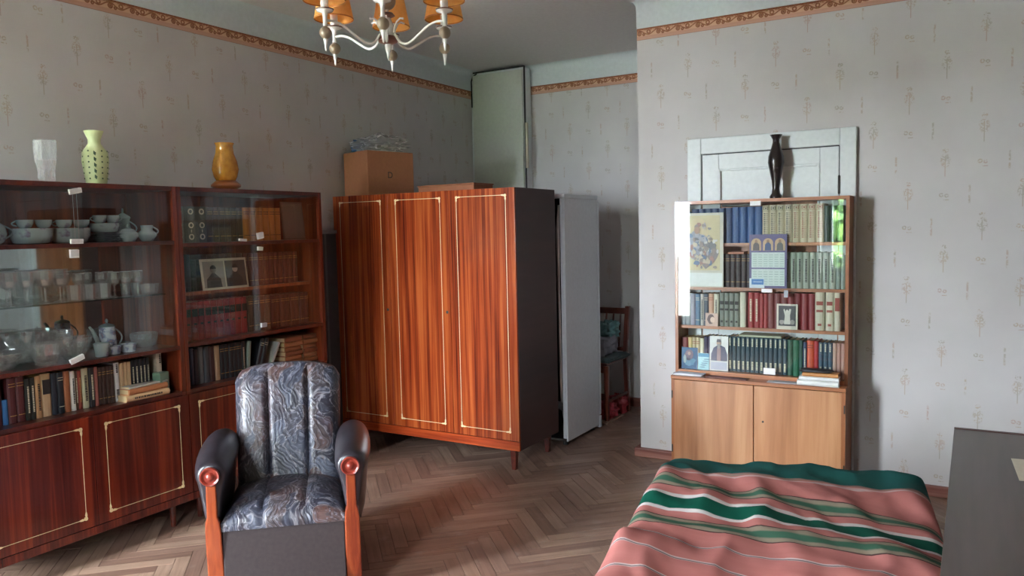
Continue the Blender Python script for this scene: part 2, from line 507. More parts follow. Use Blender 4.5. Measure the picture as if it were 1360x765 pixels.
def clampf(x, y):
    return XL - 0.0 < x - 0.17 and x + 0.17 < XR and y + 0.17 < YB and y - 0.17 > YW
for c in near:
    o = bpy.data.objects.new('parquet_block', bm_mesh); COL.objects.link(o); o.parent = floor
    o.location = (c[0], c[1], rnd.uniform(-0.0012, 0.0))
    o.rotation_euler = (rnd.uniform(-0.004, 0.004), rnd.uniform(-0.001, 0.001), R(45) if c[2] else R(-45))
m = Mat('parquet_rest', 0.42, coat=0.12)
at = m.n('ShaderNodeAttribute', attribute_name='tone'); tv = V(m.t, at.outputs['Fac'])
uvn = m.n('ShaderNodeUVMap').outputs[0]
g = m.noise(m.scaled(3, 55, 55, vec=uvn, off=tv), 1, 4, 0.4)
tone = m.ramp(tv * 0.75 + g * 0.25, [(0.1, srgb(126, 98, 84)), (0.45, srgb(142, 113, 98)), (0.7, srgb(152, 124, 107)), (0.95, srgb(170, 142, 122))])
c1 = m.mix(0.8, tone, m.ramp(g, [(0.35, (0.74, 0.71, 0.70)), (0.6, (1, 1, 1))]), 'MULTIPLY')
wn = m.noise(m.n('ShaderNodeNewGeometry').outputs['Position'], 2.2, 3)
m.color(m.mix(wn.step(0.45, 0.75) * 0.45, c1, srgb(92, 66, 56)))
m.roughv(wn.step(0.3, 0.7) * 0.2 + 0.36)
m.bump(g, 0.25, 0.0008)
mb = MB(); tones = []; uvs = []
for c in uniq:
    if c in nearset: continue
    Mx = Matrix.Translation((c[0], c[1], rnd.uniform(-0.001, 0))) @ Matrix.Rotation(R(45) if c[2] else R(-45), 4, 'Z')
    n0 = len(mb.v)
    mb.box((-PL / 2 + 0.001, -inner / 2, -0.011), (PL / 2 - 0.001, inner / 2, 0), M=Mx)
    tn = rnd.random(); tones += [tn] * 8
    ox, oy = rnd.uniform(0, 9), rnd.uniform(0, 9)
    uvs += [(ox + sx_ * PL / 2, oy + sy_ * inner / 2) for sx_, sy_ in ((-1, -1), (1, -1), (1, 1), (-1, 1))] * 2
me = bpy.data.meshes.new('parquet_blocks'); me.from_pydata(mb.v, [], mb.f); me.materials.append(m.m)
a_ = me.attributes.new('tone', 'FLOAT', 'POINT'); a_.data.foreach_set('value', tones)
ul = me.uv_layers.new(name='UVMap')
for lp in me.loops: ul.data[lp.index].uv = uvs[lp.vertex_index]
bm = bmesh.new(); bm.from_mesh(me)
bmesh.ops.bisect_plane(bm, geom=bm.verts[:] + bm.edges[:] + bm.faces[:], plane_co=(XL, 0, 0), plane_no=(-1, 0, 0), clear_outer=True)
bmesh.ops.bisect_plane(bm, geom=bm.verts[:] + bm.edges[:] + bm.faces[:], plane_co=(XR, 0, 0), plane_no=(1, 0, 0), clear_outer=True)
bmesh.ops.bisect_plane(bm, geom=bm.verts[:] + bm.edges[:] + bm.faces[:], plane_co=(0, YB, 0), plane_no=(0, 1, 0), clear_outer=True)
bmesh.ops.bisect_plane(bm, geom=bm.verts[:] + bm.edges[:] + bm.faces[:], plane_co=(0, YW, 0), plane_no=(0, -1, 0), clear_outer=True)
bm.to_mesh(me); bm.free()
o = bpy.data.objects.new('parquet_rest', me); COL.objects.link(o); o.parent = floor; o['kind'] = 'stuff'

# windows
def casement(idx, a, b, z0, z1, lights):
    y0 = YW - 0.26
    fr = MB()
    for (p, q) in (((a, y0, z0), (a + 0.06, y0 + 0.08, z1)), ((b - 0.06, y0, z0), (b, y0 + 0.08, z1)), ((a + 0.06, y0, z0), (b - 0.06, y0 + 0.08, z0 + 0.06)), ((a + 0.06, y0, z1 - 0.06), (b - 0.06, y0 + 0.08, z1))):
        fr.box(p, q)
    root = S('window_%d' % idx, fr, M_white, bevel=0.004)
    n = lights; wd = (b - a - 0.12) / n
    zt = z1 - 0.52
    for k in range(n):
        xa, xb = a + 0.06 + wd * k, a + 0.06 + wd * (k + 1)
        for (za, zb) in ((z0 + 0.06, zt), (zt, z1 - 0.06)):
            f = MB(); s_ = 0.05; q0, q1 = y0 + 0.02, y0 + 0.065
            f.box((xa + .002, q0, za + .002), (xa + s_, q1, zb - .002)); f.box((xb - s_, q0, za + .002), (xb - .002, q1, zb - .002)); f.box((xa + s_, q0, za + .002), (xb - s_, q1, za + s_)); f.box((xa + s_, q0, zb - s_), (xb - s_, q1, zb - .002))
            sash = P('casement', f, M_white, root)
            P('pane', bx((xa + s_, y0 + 0.04, za + s_), (xb - s_, y0 + 0.044, zb - s_)), M_glass, sash)
    P('sill', bx((a - 0.03, YW - 0.18, z0 - 0.035), (b + 0.03, YW + 0.09, z0)), M_white, root, bevel=0.006)
casement(1, *WINS[0], 2)
casement(2, *WINS[1], 2)

# doors ------------------------------------------------------------
def panel_door(idx, x0, x1, ztop, yw, label):
    """outer casing x0..x1 in a wall facing -y at yw; leaf with recessed panels"""
    c = 0.085
    mb = MB()
    for (p, q) in (((x0, yw - 0.03, 0), (x0 + c, yw, ztop)), ((x1 - c, yw - 0.03, 0), (x1, yw, ztop)), ((x0 + c, yw - 0.03, ztop - c - 0.01), (x1 - c, yw, ztop))):
        mb.box(p, q)
    root = S('door_%d' % idx, mb, M_white, bevel=0.004, label=label)
    a, b, zt = x0 + c + 0.006, x1 - c - 0.006, ztop - c - 0.016
    leaf = MB().box((a, yw - 0.008, 0.01), (b, yw, zt))
    st = 0.10
    leaf.box((a, yw - 0.020, 0.01), (a + st, yw - 0.008, zt)); leaf.box((b - st, yw - 0.020, 0.01), (b, yw - 0.008, zt))
    for (za, zb) in ((0.01, 0.2), (0.78, 0.93), (zt - st + 0.01, zt)): leaf.box((a + st, yw - 0.020, za), (b - st, yw - 0.008, zb))
    P('door_leaf', leaf, M_white, root, bevel=0.003)
    for (za, zb) in ((0.2, 0.78), (0.93, zt - st + 0.01)):
        g = MB(); e = 0.012
        for (p, q) in (((a + st, 0, za), (a + st + e, 0, zb)), ((b - st - e, 0, za), (b - st, 0, zb)), ((a + st + e, 0, za), (b - st - e, 0, za + e)), ((a + st + e, 0, zb - e), (b - st - e, 0, zb))):
            g.box((p[0], yw - 0.026, p[2]), (q[0], yw - 0.020 + 0.008, q[2]))
        P('moulding', g, M_white, root, bevel=0.002)
    gap = MB().box((a - 0.006, yw - 0.009, 0), (a, yw - 0.001, zt)).box((b, yw - 0.009, 0), (b + 0.006, yw - 0.001, zt)).box((a, yw - 0.009, zt), (b, yw - 0.001, zt + 0.006))
    P('gap', gap, M_black, root)  # black strips stand in for the shade between leaf and casing
    for z in (1.66, 0.35):
        P('hinge', MB().lathe([(0.006, 0), (0.008, 0.004), (0.008, 0.10), (0.005, 0.105)], 10, M=Matrix.Translation((b + 0.004, yw - 0.026, z))), M_dmetal, root, smooth=True)
    return root
panel_door(1, -1.527, -0.568, 2.028, YP, 'white panelled door shut behind the light bookcase')
panel_door(2, 1.42, 2.30, 2.028, YP, 'white panelled door outside the frame')

# outdoors behind the windows --------------------------------------
m = Mat('yard', 0.9); m.color(m.ramp(m.noise(m.obj(), 0.35, 4), [(0.45, srgb(128, 124, 120)), (0.55, srgb(112, 118, 96))]))
S('ground', bx((-40, -60, -1.3), (40, YW - 0.36, -1.2)), m.m)
m = Mat('leaf_green', 0.6); m.color(m.ramp(m.noise(m.obj(), 6, 4), [(0.35, srgb(34, 62, 26)), (0.5, srgb(72, 108, 44)), (0.65, srgb(128, 158, 78))])); M_leaf = m.m
M_bark = plain(92, 76, 62, 0.9, name='bark')
def tree(x, y, h, r, label):
    t = T('tree', label, 'tree', (x, y, -1.2), 0, 'trees outside the windows')
    P('trunk', MB().tube([(0, 0, 0), (0.05, 0, h * 0.3), (0, 0.05, h * 0.6)], [0.16, 0.12, 0.08]), M_bark, t, smooth=True)
    mb = MB()
    rg = random.Random(int(x * 10))
    for k in range(2600):
        d = Vector((rg.gauss(0, 1), rg.gauss(0, 1), rg.gauss(0, 1))).normalized() * r * (0.55 + 0.45 * rg.random())
        c = Vector((d.x, d.y, h * 0.62 + d.z * 0.9))
        Mx = Matrix.Translation(c) @ Matrix.Rotation(rg.random() * 6, 4, 'Z') @ Matrix.Rotation(rg.random() * 3, 4, 'X')
        s = 0.16 + 0.12 * rg.random()
        mb.add([(-s, 0, 0), (0, -s * 0.5, 0.03), (s, 0, 0), (0, s * 0.5, 0.03)], [(0, 1, 2, 3)], M=Mx)
    o = P('crown', mb, M_leaf, t); o['kind'] = 'stuff'
tree(-2.0, -6.4, 4.6, 1.9, 'leafy green tree nearest to the right window')
tree(2.3, -7.6, 4.6, 1.8, 'leafy green tree outside to the right of the right window')
tree(-1.2, -13.5, 5.6, 1.9, 'taller leafy green tree further off behind the right window')


# ================================================================== FURNITURE
def inlay_mb(a0, a1, z0, z1, y, th=0.003, orn=0.028):
    """pale line rectangle with flower corners on a front facing -y"""
    mb = MB(); d = 0.0012
    mb.box((a0 + orn, y - d, z0 - th / 2), (a1 - orn, y, z0 + th / 2)).box((a0 + orn, y - d, z1 - th / 2), (a1 - orn, y, z1 + th / 2))
    mb.box((a0 - th / 2, y - d, z0 + orn), (a0 + th / 2, y, z1 - orn)).box((a1 - th / 2, y - d, z0 + orn), (a1 + th / 2, y, z1 - orn))
    for cx, sx_ in ((a0, 1), (a1, -1)):
        for cz, sz_ in ((z0, 1), (z1, -1)):
            pts = [(-4, -4), (2, -6), (9, -3), (16, -4), (24, -3), (32, 0), (24, 3), (16, 5), (10, 3), (8, 8), (3, 10), (5, 16), (3, 24), (0, 32), (-3, 24), (-4, 16), (-3, 9), (-6, 2)]
            poly = [(cx + sx_ * p * 0.00115, cz + sz_ * q * 0.00115) for p, q in pts]
            n = len(poly)
            vs = [(x, y - 0.002, z) for x, z in poly] + [(x, y, z) for x, z in poly]
            mb.add(vs, [tuple(range(n)), tuple(range(2 * n - 1, n - 1, -1))] + [(i, (i + 1) % n, n + (i + 1) % n, n + i) for i in range(n)])
    return mb


# ---- three-door wardrobe (local: x along front, front face at y=0, facing -y)
WX0, WX1, WY, WD, WH = -3.862, -2.392, 4.08, 0.53, 1.757
Wl = WX1 - WX0
wr = T('wardrobe', 'three-door wardrobe in glossy orange striped veneer with pale inlaid lines', 'wardrobe', (WX0, WY, 0))
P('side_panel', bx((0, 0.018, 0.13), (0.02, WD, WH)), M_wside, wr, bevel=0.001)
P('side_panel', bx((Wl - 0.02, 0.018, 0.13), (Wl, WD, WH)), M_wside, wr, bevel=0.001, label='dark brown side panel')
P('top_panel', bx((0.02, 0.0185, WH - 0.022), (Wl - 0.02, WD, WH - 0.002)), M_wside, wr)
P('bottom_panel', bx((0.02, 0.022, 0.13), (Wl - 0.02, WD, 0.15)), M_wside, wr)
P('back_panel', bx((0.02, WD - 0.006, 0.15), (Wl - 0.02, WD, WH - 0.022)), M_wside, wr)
P('bottom_rail', bx((0, 0.0, 0.13), (Wl, 0.018, 0.188)), veneer('wardrobe_rail', srgb(100, 32, 14), srgb(150, 58, 26), srgb(176, 80, 38), 0.22, 0.3, 24, 0.85, 'x'), wr, bevel=0.001)
dw = Wl / 3
for k in range(3):
    a, b = k * dw + (0.0 if k == 0 else 0.0015), (k + 1) * dw - (0.0 if k == 2 else 0.0015)
    dr = P('door', bx((a, 0, 0.191), (b, 0.018, WH)), M_ward, wr, bevel=0.0015)
    P('inlay', inlay_mb(a + 0.063, b - 0.063, 0.245, WH - 0.045, 0), M_inlay, dr)
    if k < 2:
        kx = (b - 0.022) if k == 0 else (a + 0.52 - 0.0)
        kx = (b - 0.025)
        P('keyhole', MB().lathe([(0.008, 0), (0.010, 0.002), (0.004, 0.003)], 12, M=Matrix.Translation((kx, 0, 0.98)) @ Matrix.Rotation(R(90), 4, 'X')), M_dmetal, dr)
for (x, y) in ((0.06, 0.03), (Wl - 0.06, 0.03), (0.06, WD - 0.06), (Wl - 0.06, WD - 0.06)):
    P('leg', MB().loft([[(x + dx_ * 0.020, y + dy_ * 0.020 + 0.01, 0.1295) for dx_, dy_ in ((-1, -1), (1, -1), (1, 1), (-1, 1))], [(x + dx_ * 0.013, y + dy_ * 0.013 + 0.01, 0) for dx_, dy_ in ((-1, -1), (1, -1), (1, 1), (-1, 1))]]), M_lacq_dark, wr)

# ---- wall units (local: x along front, y into the wall; placed with rz=90deg)
UF, UDP, UH, UW_ = -3.507, 0.395, 1.757, 1.024


def wall_unit(y0, label, display):
    u = T('wall_unit', label, 'cabinet', (UF, y0, 0), R(90), 'lacquered wall units along the left wall')
    Wd = UW_
    P('side_panel', bx((0, 0, 0.15), (0.022, UDP, UH)), M_lacq_in, u)
    P('side_panel', bx((Wd - 0.022, 0, 0.15), (Wd, UDP, UH)), M_lacq_in, u)
    for s_ in (0, Wd - 0.022):
        P('edge_strip', bx((s_ - 0.0005, -0.003, 0.70), (s_ + 0.0225, 0.0, UH)), M_lacq, u)
    P('top_panel', bx((0.022, 0, UH - 0.022), (Wd - 0.022, UDP, UH)), M_lacq_dark, u)
    P('back_panel', bx((0.022, UDP - 0.006, 0.15), (Wd - 0.022, UDP, UH - 0.022)), M_lacq_in, u)
    P('base_top', bx((0.022, 0, 0.685), (Wd - 0.022, UDP - 0.006, 0.705)), M_lacq_dark, u)
    P('bottom_panel', bx((0.022, 0.02, 0.15), (Wd - 0.022, UDP - 0.006, 0.168)), M_lacq_dark, u)
    P('bottom_rail', bx((0, -0.018, 0.128), (Wd, 0.0, 0.166)), M_lacq, u)
    zs = (0.921, 1.463) if display else (0.926, 1.449)
    for z in zs:
        P('shelf', bx((0.022, 0.0, z), (Wd - 0.022, UDP - 0.006, z + 0.019)), M_lacq_dark if z == zs[0] else M_lacq_dark, u)
    if display:
        P('mirror', bx((0.0, -0.0035, 0.945), (Wd - 0.05, 0, 1.46)), M_mirror, u, loc=(0.025, UDP - 0.0075, 0), rot=(0, 0, R(-2)), label='mirror lining the glassware compartment')
        P('glass_shelf', bx((0.024, 0.09, 1.204), (Wd - 0.024, UDP - 0.012, 1.210)), M_shelfglass, u, label='greenish glass shelf')
    else:
        P('shelf', bx((0.022, 0.10, 1.186), (Wd - 0.022, UDP - 0.006, 1.204)), M_edge, u, label='lighter inner shelf')
    # doors
    half = Wd / 2
    for k in range(2):
        a, b = k * half + 0.001, (k + 1) * half - 0.001
        dr = P('door', bx((a, -0.018, 0.169), (b, 0.0, 0.683)), M_lacq, u, bevel=0.0015)
        P('inlay', inlay_mb(a + 0.058, b - 0.058, 0.215, 0.636, -0.018, 0.002, 0.026), M_inlay, dr)
    # sliding glass panes, overlapping in the middle
    z1 = zs[1]
    split = ((z1 + 0.021, UH - 0.024, 0.5), (zs[0] + 0.0205, z1 - 0.001, 0.80 if display else 0.52))
    for (za, zb, f) in split:
        P('glass_pane', bx((0.024, 0.008, za), (Wd * f + 0.03, 0.012, zb)), M_glass_dusty, u)
        P('glass_pane', bx((Wd * f - 0.02, 0.018, za), (Wd - 0.024, 0.022, zb)), M_glass_dusty, u)
    for (x, y) in ((0.08, 0.05), (Wd - 0.08, 0.05), (0.08, UDP - 0.05), (Wd - 0.08, UDP - 0.05)):
        P('leg', MB().lathe([(0.013, 0), (0.019, 0.1495)], 12, M=Matrix.Translation((x, y, 0))), M_lacq_dark, u, smooth=True)
    return u


UY0, UY1 = 1.546, 2.573
wall_unit(UY0, 'wall unit showing white tea things above mirrored shelves of glassware', True)
wall_unit(UY1, 'wall unit behind the armchair with book sets and a double photo behind glass', False)

# ---- light bookcase (front faces -y)
BX0, BX1 = -1.550, -0.580
BW = BX1 - BX0
bc = T('bookcase', 'light brown bookcase with glazed shelves standing before the white door', 'bookcase', (BX0, 4.47, 0))
D0 = 0.268
P('base_side', bx((-0.002, 0.0, 0.04), (0.018, D0, 0.585)), M_honey_fr, bc)
P('base_side', bx((BW - 0.018, 0.0, 0.04), (BW + 0.002, D0, 0.585)), M_honey_fr, bc)
P('ledge', bx((-0.004, -0.004, 0.587), (BW + 0.004, D0, 0.607)), M_honey_frx, bc, bevel=0.002)
P('base_bottom', bx((0.018, 0.01, 0.06), (BW - 0.018, D0, 0.078)), M_honey_fr, bc)
P('base_back', bx((0.018, D0 - 0.006, 0.078), (BW - 0.018, D0, 0.586)), M_honey_fr, bc)
hb = BW / 2
for k in range(2):
    a, b = (0.018, hb - 0.0025) if k == 0 else (hb + 0.0025, BW - 0.018)
    dr = P('door', bx((a, -0.001, 0.08), (b, 0.017, 0.583)), M_honey, bc, bevel=0.001)
    for z in (0.14, 0.47):
        P('hinge', bx((a - 0.0175 if k == 0 else b + 0.0115, -0.004, z), (a - 0.0115 if k == 0 else b + 0.0175, -0.0005, z + 0.045)), M_dmetal, dr)
    if k == 1: P('keyhole', MB().lathe([(0.006, 0), (0.006, 0.002)], 10, M=Matrix.Translation((a + 0.05, -0.001, 0.38)) @ Matrix.Rotation(R(90), 4, 'X')), M_dmetal, dr)
for (x, y) in ((0.01, 0.02), (BW - 0.05, 0.02), (0.01, D0 - 0.06), (BW - 0.05, D0 - 0.06)):
    P('foot', bx((x, y, 0), (x + 0.04, y + 0.04, 0.0399 if True else 0)), M_honey_fr, bc)
Y1 = 0.080     # front of glazed part
TZ = 1.645
P('side_panel', bx((-0.002, Y1, 0.6075), (0.016, D0, TZ)), M_honey_fr, bc)
P('side_panel', bx((BW - 0.016, Y1, 0.6075), (BW + 0.002, D0, TZ)), M_honey_fr, bc)
P('top_panel', bx((0.016, Y1, TZ - 0.018), (BW - 0.016, D0, TZ)), M_honey_frx, bc)
P('back_panel', bx((0.016, D0 - 0.005, 0.6075), (BW - 0.016, D0, TZ - 0.018)), M_honey_fr, bc)
P('bottom_rail', bx((0.016, Y1, 0.6075), (BW - 0.016, D0 - 0.005, 0.632)), M_honey_frx, bc)
for z in (0.882, 1.116, 1.376):
    P('shelf', bx((0.016, Y1 + 0.035, z), (BW - 0.016, D0 - 0.005, z + 0.018)), M_honey_frx, bc)
P('glass_pane', bx((0.017, Y1 + 0.004, 0.6325), (BW * 0.72, Y1 + 0.008, TZ - 0.0185)), M_glass_dusty, bc)
P('glass_pane', bx((BW * 0.69, Y1 + 0.013, 0.6325), (BW - 0.017, Y1 + 0.017, TZ - 0.0185)), M_glass_dusty, bc)
P('bracket', bx((-0.016, Y1 + 0.05, 1.50), (-0.002, Y1 + 0.06, 1.535)), M_dmetal, bc, bevel=0.002)

# ================================================================== BOOKS
PALE_INK = plain(214, 206, 176, 0.6, name='pale_title')
DARK_INK = plain(44, 38, 36, 0.6, name='dark_title')
RED_INK = plain(150, 66, 52, 0.6, name='red_title')
GOLD = plain(176, 140, 78, 0.45, name='gold_title')
_bk = {}


def book_mesh(wd, h, d, col, page, curved=True):
    k = (round(wd, 4), round(h, 4), round(d, 4), col, page)
    if k in _bk: return _bk[k]
    mb = MB(); t = min(0.003, wd * 0.12)
    # covers and slightly rounded spine: plan profile swept in z
    bulge = min(0.004, wd * 0.15)
    outer = [(0, d), (0, 0.004), (wd * 0.2, -bulge * 0.6), (wd * 0.5, -bulge), (wd * 0.8, -bulge * 0.6), (wd, 0.004), (wd, d), (wd - t, d), (wd - t, 0.006), (t, 0.006), (t, d)]
    rings = [[(x, y, z) for x, y in outer] for z in (0, h)]
    n = len(outer)
    mb.add(rings[0] + rings[1], [(i, (i + 1) % n, n + (i + 1) % n, n + i) for i in range(n)])
    # end faces as quads
    for o in (0, n):
        for q in ((0, 10, 9, 1), (1, 9, 2), (9, 8, 3, 2), (3, 8, 4), (8, 5, 4), (5, 8, 7, 6)):
            mb.add([(rings[0] + rings[1])[o + i] for i in q], [tuple(range(len(q)))])
    mc = mb.mesh('book', [col])
    pg = MB().box((t, 0.006, 0.003), (wd - t, d - 0.003, h - 0.003)).mesh('pages', [page])
    _bk[k] = (mc, pg); return _bk[k]


_marks = {}
def marks_mesh(style, wd, h):
    k = (style, round(wd, 4), round(h, 4))
    if k in _marks: return _marks[k]
    mb = MB(); y = -min(0.004, wd * 0.15) - 0.0006
    def b(x0, x1, z0, z1): mb.box((wd * x0, y, h * z0), (wd * x1, y + 0.003, h * z1))
    mats = {'p': PALE_INK, 'd': DARK_INK, 'r': RED_INK, 'g': GOLD}[style[0]]
    st = style[1:]
    rg = random.Random(sum(map(ord, st)))
    if st == 'bands':
        b(.12, .88, .80, .815); b(.12, .88, .86, .875); b(.12, .88, .16, .175)
    elif st == 'vert':
        z = 0.18
        while z < 0.82:
            l = rg.uniform(.02, .045); b(.36, .66, z, z + l); z += l + rg.uniform(.008, .02)
    elif st == 'vertlow':
        z = 0.08
        while z < 0.3:
            l = rg.uniform(.02, .04); b(.3, .7, z, z + l); z += l + .012
        z = 0.74
        while z < 0.94:
            l = rg.uniform(.02, .05); b(.35, .65, z, z + l); z += l + .012
    elif st == 'panelx':
        b(.10, .90, .62, .82); b(.3, .7, .40, .45)
    elif st == 'panel':
        b(.12, .88, .52, .86)
    elif st == 'twopanel':
        b(.15, .85, .66, .76); b(.15, .85, .48, .54); b(.3, .7, .12, .18)
    elif st == 'ring':
        for zc in (.86, .48, .16):
            r = wd * 0.24; n = 12
            pts = []
            for rr_ in (r, r * 0.55):
                pts += [(wd / 2 + rr_ * math.cos(2 * PI * i / n), y, h * zc + rr_ * math.sin(2 * PI * i / n)) for i in range(n)]
            mb.add(pts + [(p[0], p[1] + .003, p[2]) for p in pts], [(i, (i + 1) % n, n + (i + 1) % n, n + i) for i in range(n)] + [(2 * n + i, 2 * n + (i + 1) % n, (i + 1) % n, i) for i in range(n)])
        b(.46, .54, .28, .36)
    elif st == 'box':
        # small square emblem above a vertical run of letters
        b(.2, .8, .87, .875); b(.2, .8, .955, .96); b(.2, .27, .875, .955); b(.73, .8, .875, .955); b(.42, .6, .895, .935)
        b(0.05, .95, .84, .844)
        z = 0.12
        while z < 0.80:
            l = rg.uniform(.012, .022)
            b(.22, .42, z, z + l); b(.42, .78, z + l * .3, z + l * .62); z += l + .016
    me = mb.mesh('lettering', [mats]); _marks[k] = me
    return me


def book(loc, rz, wd, h, d, col, label, group, mark=None, page=None, tilt=0, flat=False):
    """standing book: spine faces local -y, stands on z=0, width along local x"""
    mc, pg = book_mesh(wd, h, d, col, page or M_page)
    o = bpy.data.objects.new('book', mc); COL.objects.link(o)
    if flat:
        Mx = Matrix.Translation(loc) @ Matrix.Rotation(rz, 4, 'Z') @ Matrix.Translation((-h / 2, 0, 0)) @ Matrix.Translation((0, 0, wd)) @ Matrix.Rotation(R(90), 4, 'Y')
    else:
        Mx = Matrix.Translation(loc) @ Matrix.Rotation(rz, 4, 'Z') @ Matrix.Rotation(tilt, 4, 'Y')
    o.matrix_world = Mx
    tagit(o, label, 'book', group)
    p = bpy.data.objects.new('pages', pg); COL.objects.link(p); p.parent = o
    if mark:
        q = bpy.data.objects.new('lettering', marks_mesh(mark, wd, h)); COL.objects.link(q); q.parent = o
    return o


def cc(r, g, b, rough=0.5): return plain(r, g, b, rough, name='book_cloth')
def row(start, z, spec, shelf, rz, fixed, group, end='left end'):
    """spec entries: (desc, width, height, colour, mark, count[, extra])  placed one after another from start
    rz=0: along +x with spines at y=fixed;  rz=90deg: along +y with spines at x=fixed"""
    pos = start; i = 0
    for e in spec:
        desc, wd, h, col, mark, n = e[:6]
        ex = e[6] if len(e) > 6 else {}
        if desc is None: pos += wd; continue
        pos += ex.get('gap', 0)
        for k in range(n):
            hh = h if n > 1 else h
            jit = rnd.uniform(-0.003, 0.003)
            loc = (pos, fixed + jit + ex.get('back', 0), z) if rz == 0 else (fixed + jit - ex.get('back', 0), pos, z)
            if n > 2: lab, g = '%s, %s from left of %d on %s' % (desc, ordn(k), n, shelf), 'set of %d: %s' % (n, desc)
            else: lab, g = '%s, %s from the left on %s' % (desc, ordn(i), shelf), group
            book(loc, rz, wd - 0.0008, hh, ex.get('d', 0.13), col, lab, g, mark, ex.get('page'), ex.get('tilt', 0))
            pos += wd; i += 1
    return pos


SPY = 4.598
NAVY = cc(40, 62, 96)
g_ = 'books on the top shelf of the light bookcase'
row(-1.532, 1.3945, [
    ('faded teal book', .036, .19, cc(70, 92, 96), None, 2),
    ('dark blue cloth book', .040, .205, cc(52, 76, 112), None, 6, dict(d=.125)),
    ('bright blue cloth book', .043, .208, cc(48, 86, 136), None, 4),
    ('cream volume with emblem and vertical lettering', .0415, .214, cc(196, 184, 156), 'dbox', 4),
    ('yellowish cream lettered volume', .042, .214, cc(204, 192, 160), 'rbox', 4),
    ('dark green book', .034, .20, cc(48, 74, 52), None, 3)], "bookcase's top shelf", 0, SPY, g_)  # reflection of the trees is put into the green covers
row(-1.532, 1.1345, [
    ('brown book behind the big icon print', .04, .19, cc(80, 60, 50), None, 6),
    ('near-black brown book', .031, .193, cc(54, 44, 46), 'gbands', 6),
    ('purple-grey book', .03, .19, cc(78, 70, 84), None, 6),
    ('pale sage volume', .0345, .203, cc(156, 164, 148), 'dvert', 8),
    ('grey-green volume', .025, .19, cc(130, 142, 130), None, 2)], "bookcase's second shelf", 0, SPY, g_.replace('top', 'second'))
row(-1.530, 0.9005, [
    ('dull grey book', .029, .192, cc(136, 140, 142), None, 2),
    ('lilac-grey book', .031, .192, cc(150, 146, 158), None, 1),
    ('light blue book', .030, .19, cc(96, 126, 150), 'pbands', 1),
    ('white and grey book', .022, .19, cc(196, 192, 184), 'dvert', 1),
    ('dark slate book', .029, .192, cc(84, 92, 104), 'pbands', 1),
    ('peach book', .031, .193, cc(206, 162, 134), 'rbands', 1),
    ('cream book with dark vertical title', .030, .192, cc(212, 206, 186), 'dvert', 1),
    ('grey-green volume with fine bands', .0295, .198, cc(128, 134, 122), 'dtwopanel', 4, dict(gap=.003)),
    ('dark-topped cream book', .035, .205, cc(206, 202, 178), None, 1, dict(gap=.003)),
    ('red book with white vertical lettering', .0335, .205, cc(150, 44, 46), 'pvert', 2, dict(gap=.012)),
    ('plain crimson book', .022, .20, cc(158, 52, 54), None, 2),
    ('brownish red book', .037, .203, cc(118, 52, 50), None, 3),
    ('maroon cloth book', .037, .205, cc(132, 42, 46), None, 4),
    ('thick cream book with brown blocks', .050, .215, cc(198, 190, 166), 'rtwopanel', 1),
    ('thick ivory book with brown blocks', .043, .215, cc(200, 192, 170), 'rtwopanel', 1, dict(gap=.006)),
    ('narrow cream book with red block', .032, .215, cc(202, 194, 172), 'rpanel', 1, dict(gap=.002))], "bookcase's third shelf", 0, SPY, g_.replace('top', 'third'))
row(-1.530, 0.6335, [
    ('red brown book', .042, .19, cc(142, 76, 70), None, 1),
    ('straw coloured book', .026, .19, cc(200, 180, 130), None, 1),
    ('beige book with red top', .024, .192, cc(204, 186, 150), 'rbands', 2),
    ('ivory book', .024, .188, cc(214, 206, 180), None, 1),
    ('violet-black book', .024, .20, cc(66, 60, 84), None, 2),
    ('grey violet book', .024, .198, cc(110, 104, 124), None, 4),
    ('dark teal volume with pale spine dashes', .0262, .208, cc(52, 74, 84), 'pvertlow', 13),
    ('moss green book', .030, .206, cc(54, 92, 72), None, 1),
    ('bright green book', .034, .206, cc(44, 110, 78), None, 1),
    ('dark sea-green book', .020, .206, cc(52, 90, 80), None, 1),
    ('narrow navy book', .022, .196, cc(44, 58, 92), 'pvert', 1),
    ('orange red book', .038, .208, cc(200, 84, 52), 'dbands', 1),
    ('scarlet book', .024, .206, cc(176, 42, 48), None, 1),
    ('slate blue volume', .0245, .200, cc(62, 84, 100), 'pvertlow', 3),
    ('beige pink book', .022, .20, cc(190, 158, 140), None, 1),
    ('pinkish tan book', .022, .20, cc(184, 140, 126), None, 2)], "bookcase's bottom shelf", 0, SPY, g_.replace('top', 'bottom'))
# flat things lying above the rows
book((-1.18, SPY, 1.6085), 0, .012, .20, .13, cc(58, 62, 62), 'dark thin book lying flat on the blue books of the top shelf', 'flat books in the bookcase', flat=True)
book((-1.06, SPY, 0.8423), 0, .014, .24, .12, cc(176, 178, 150), 'pale book lying flat on the dark teal volumes', 'flat books in the bookcase', flat=True)
book((-1.20, SPY + .01, 1.3285), 0, .014, .09, .10, cc(190, 130, 106), 'small salmon box-like book lying on the near-black books', 'flat books in the bookcase', flat=True)

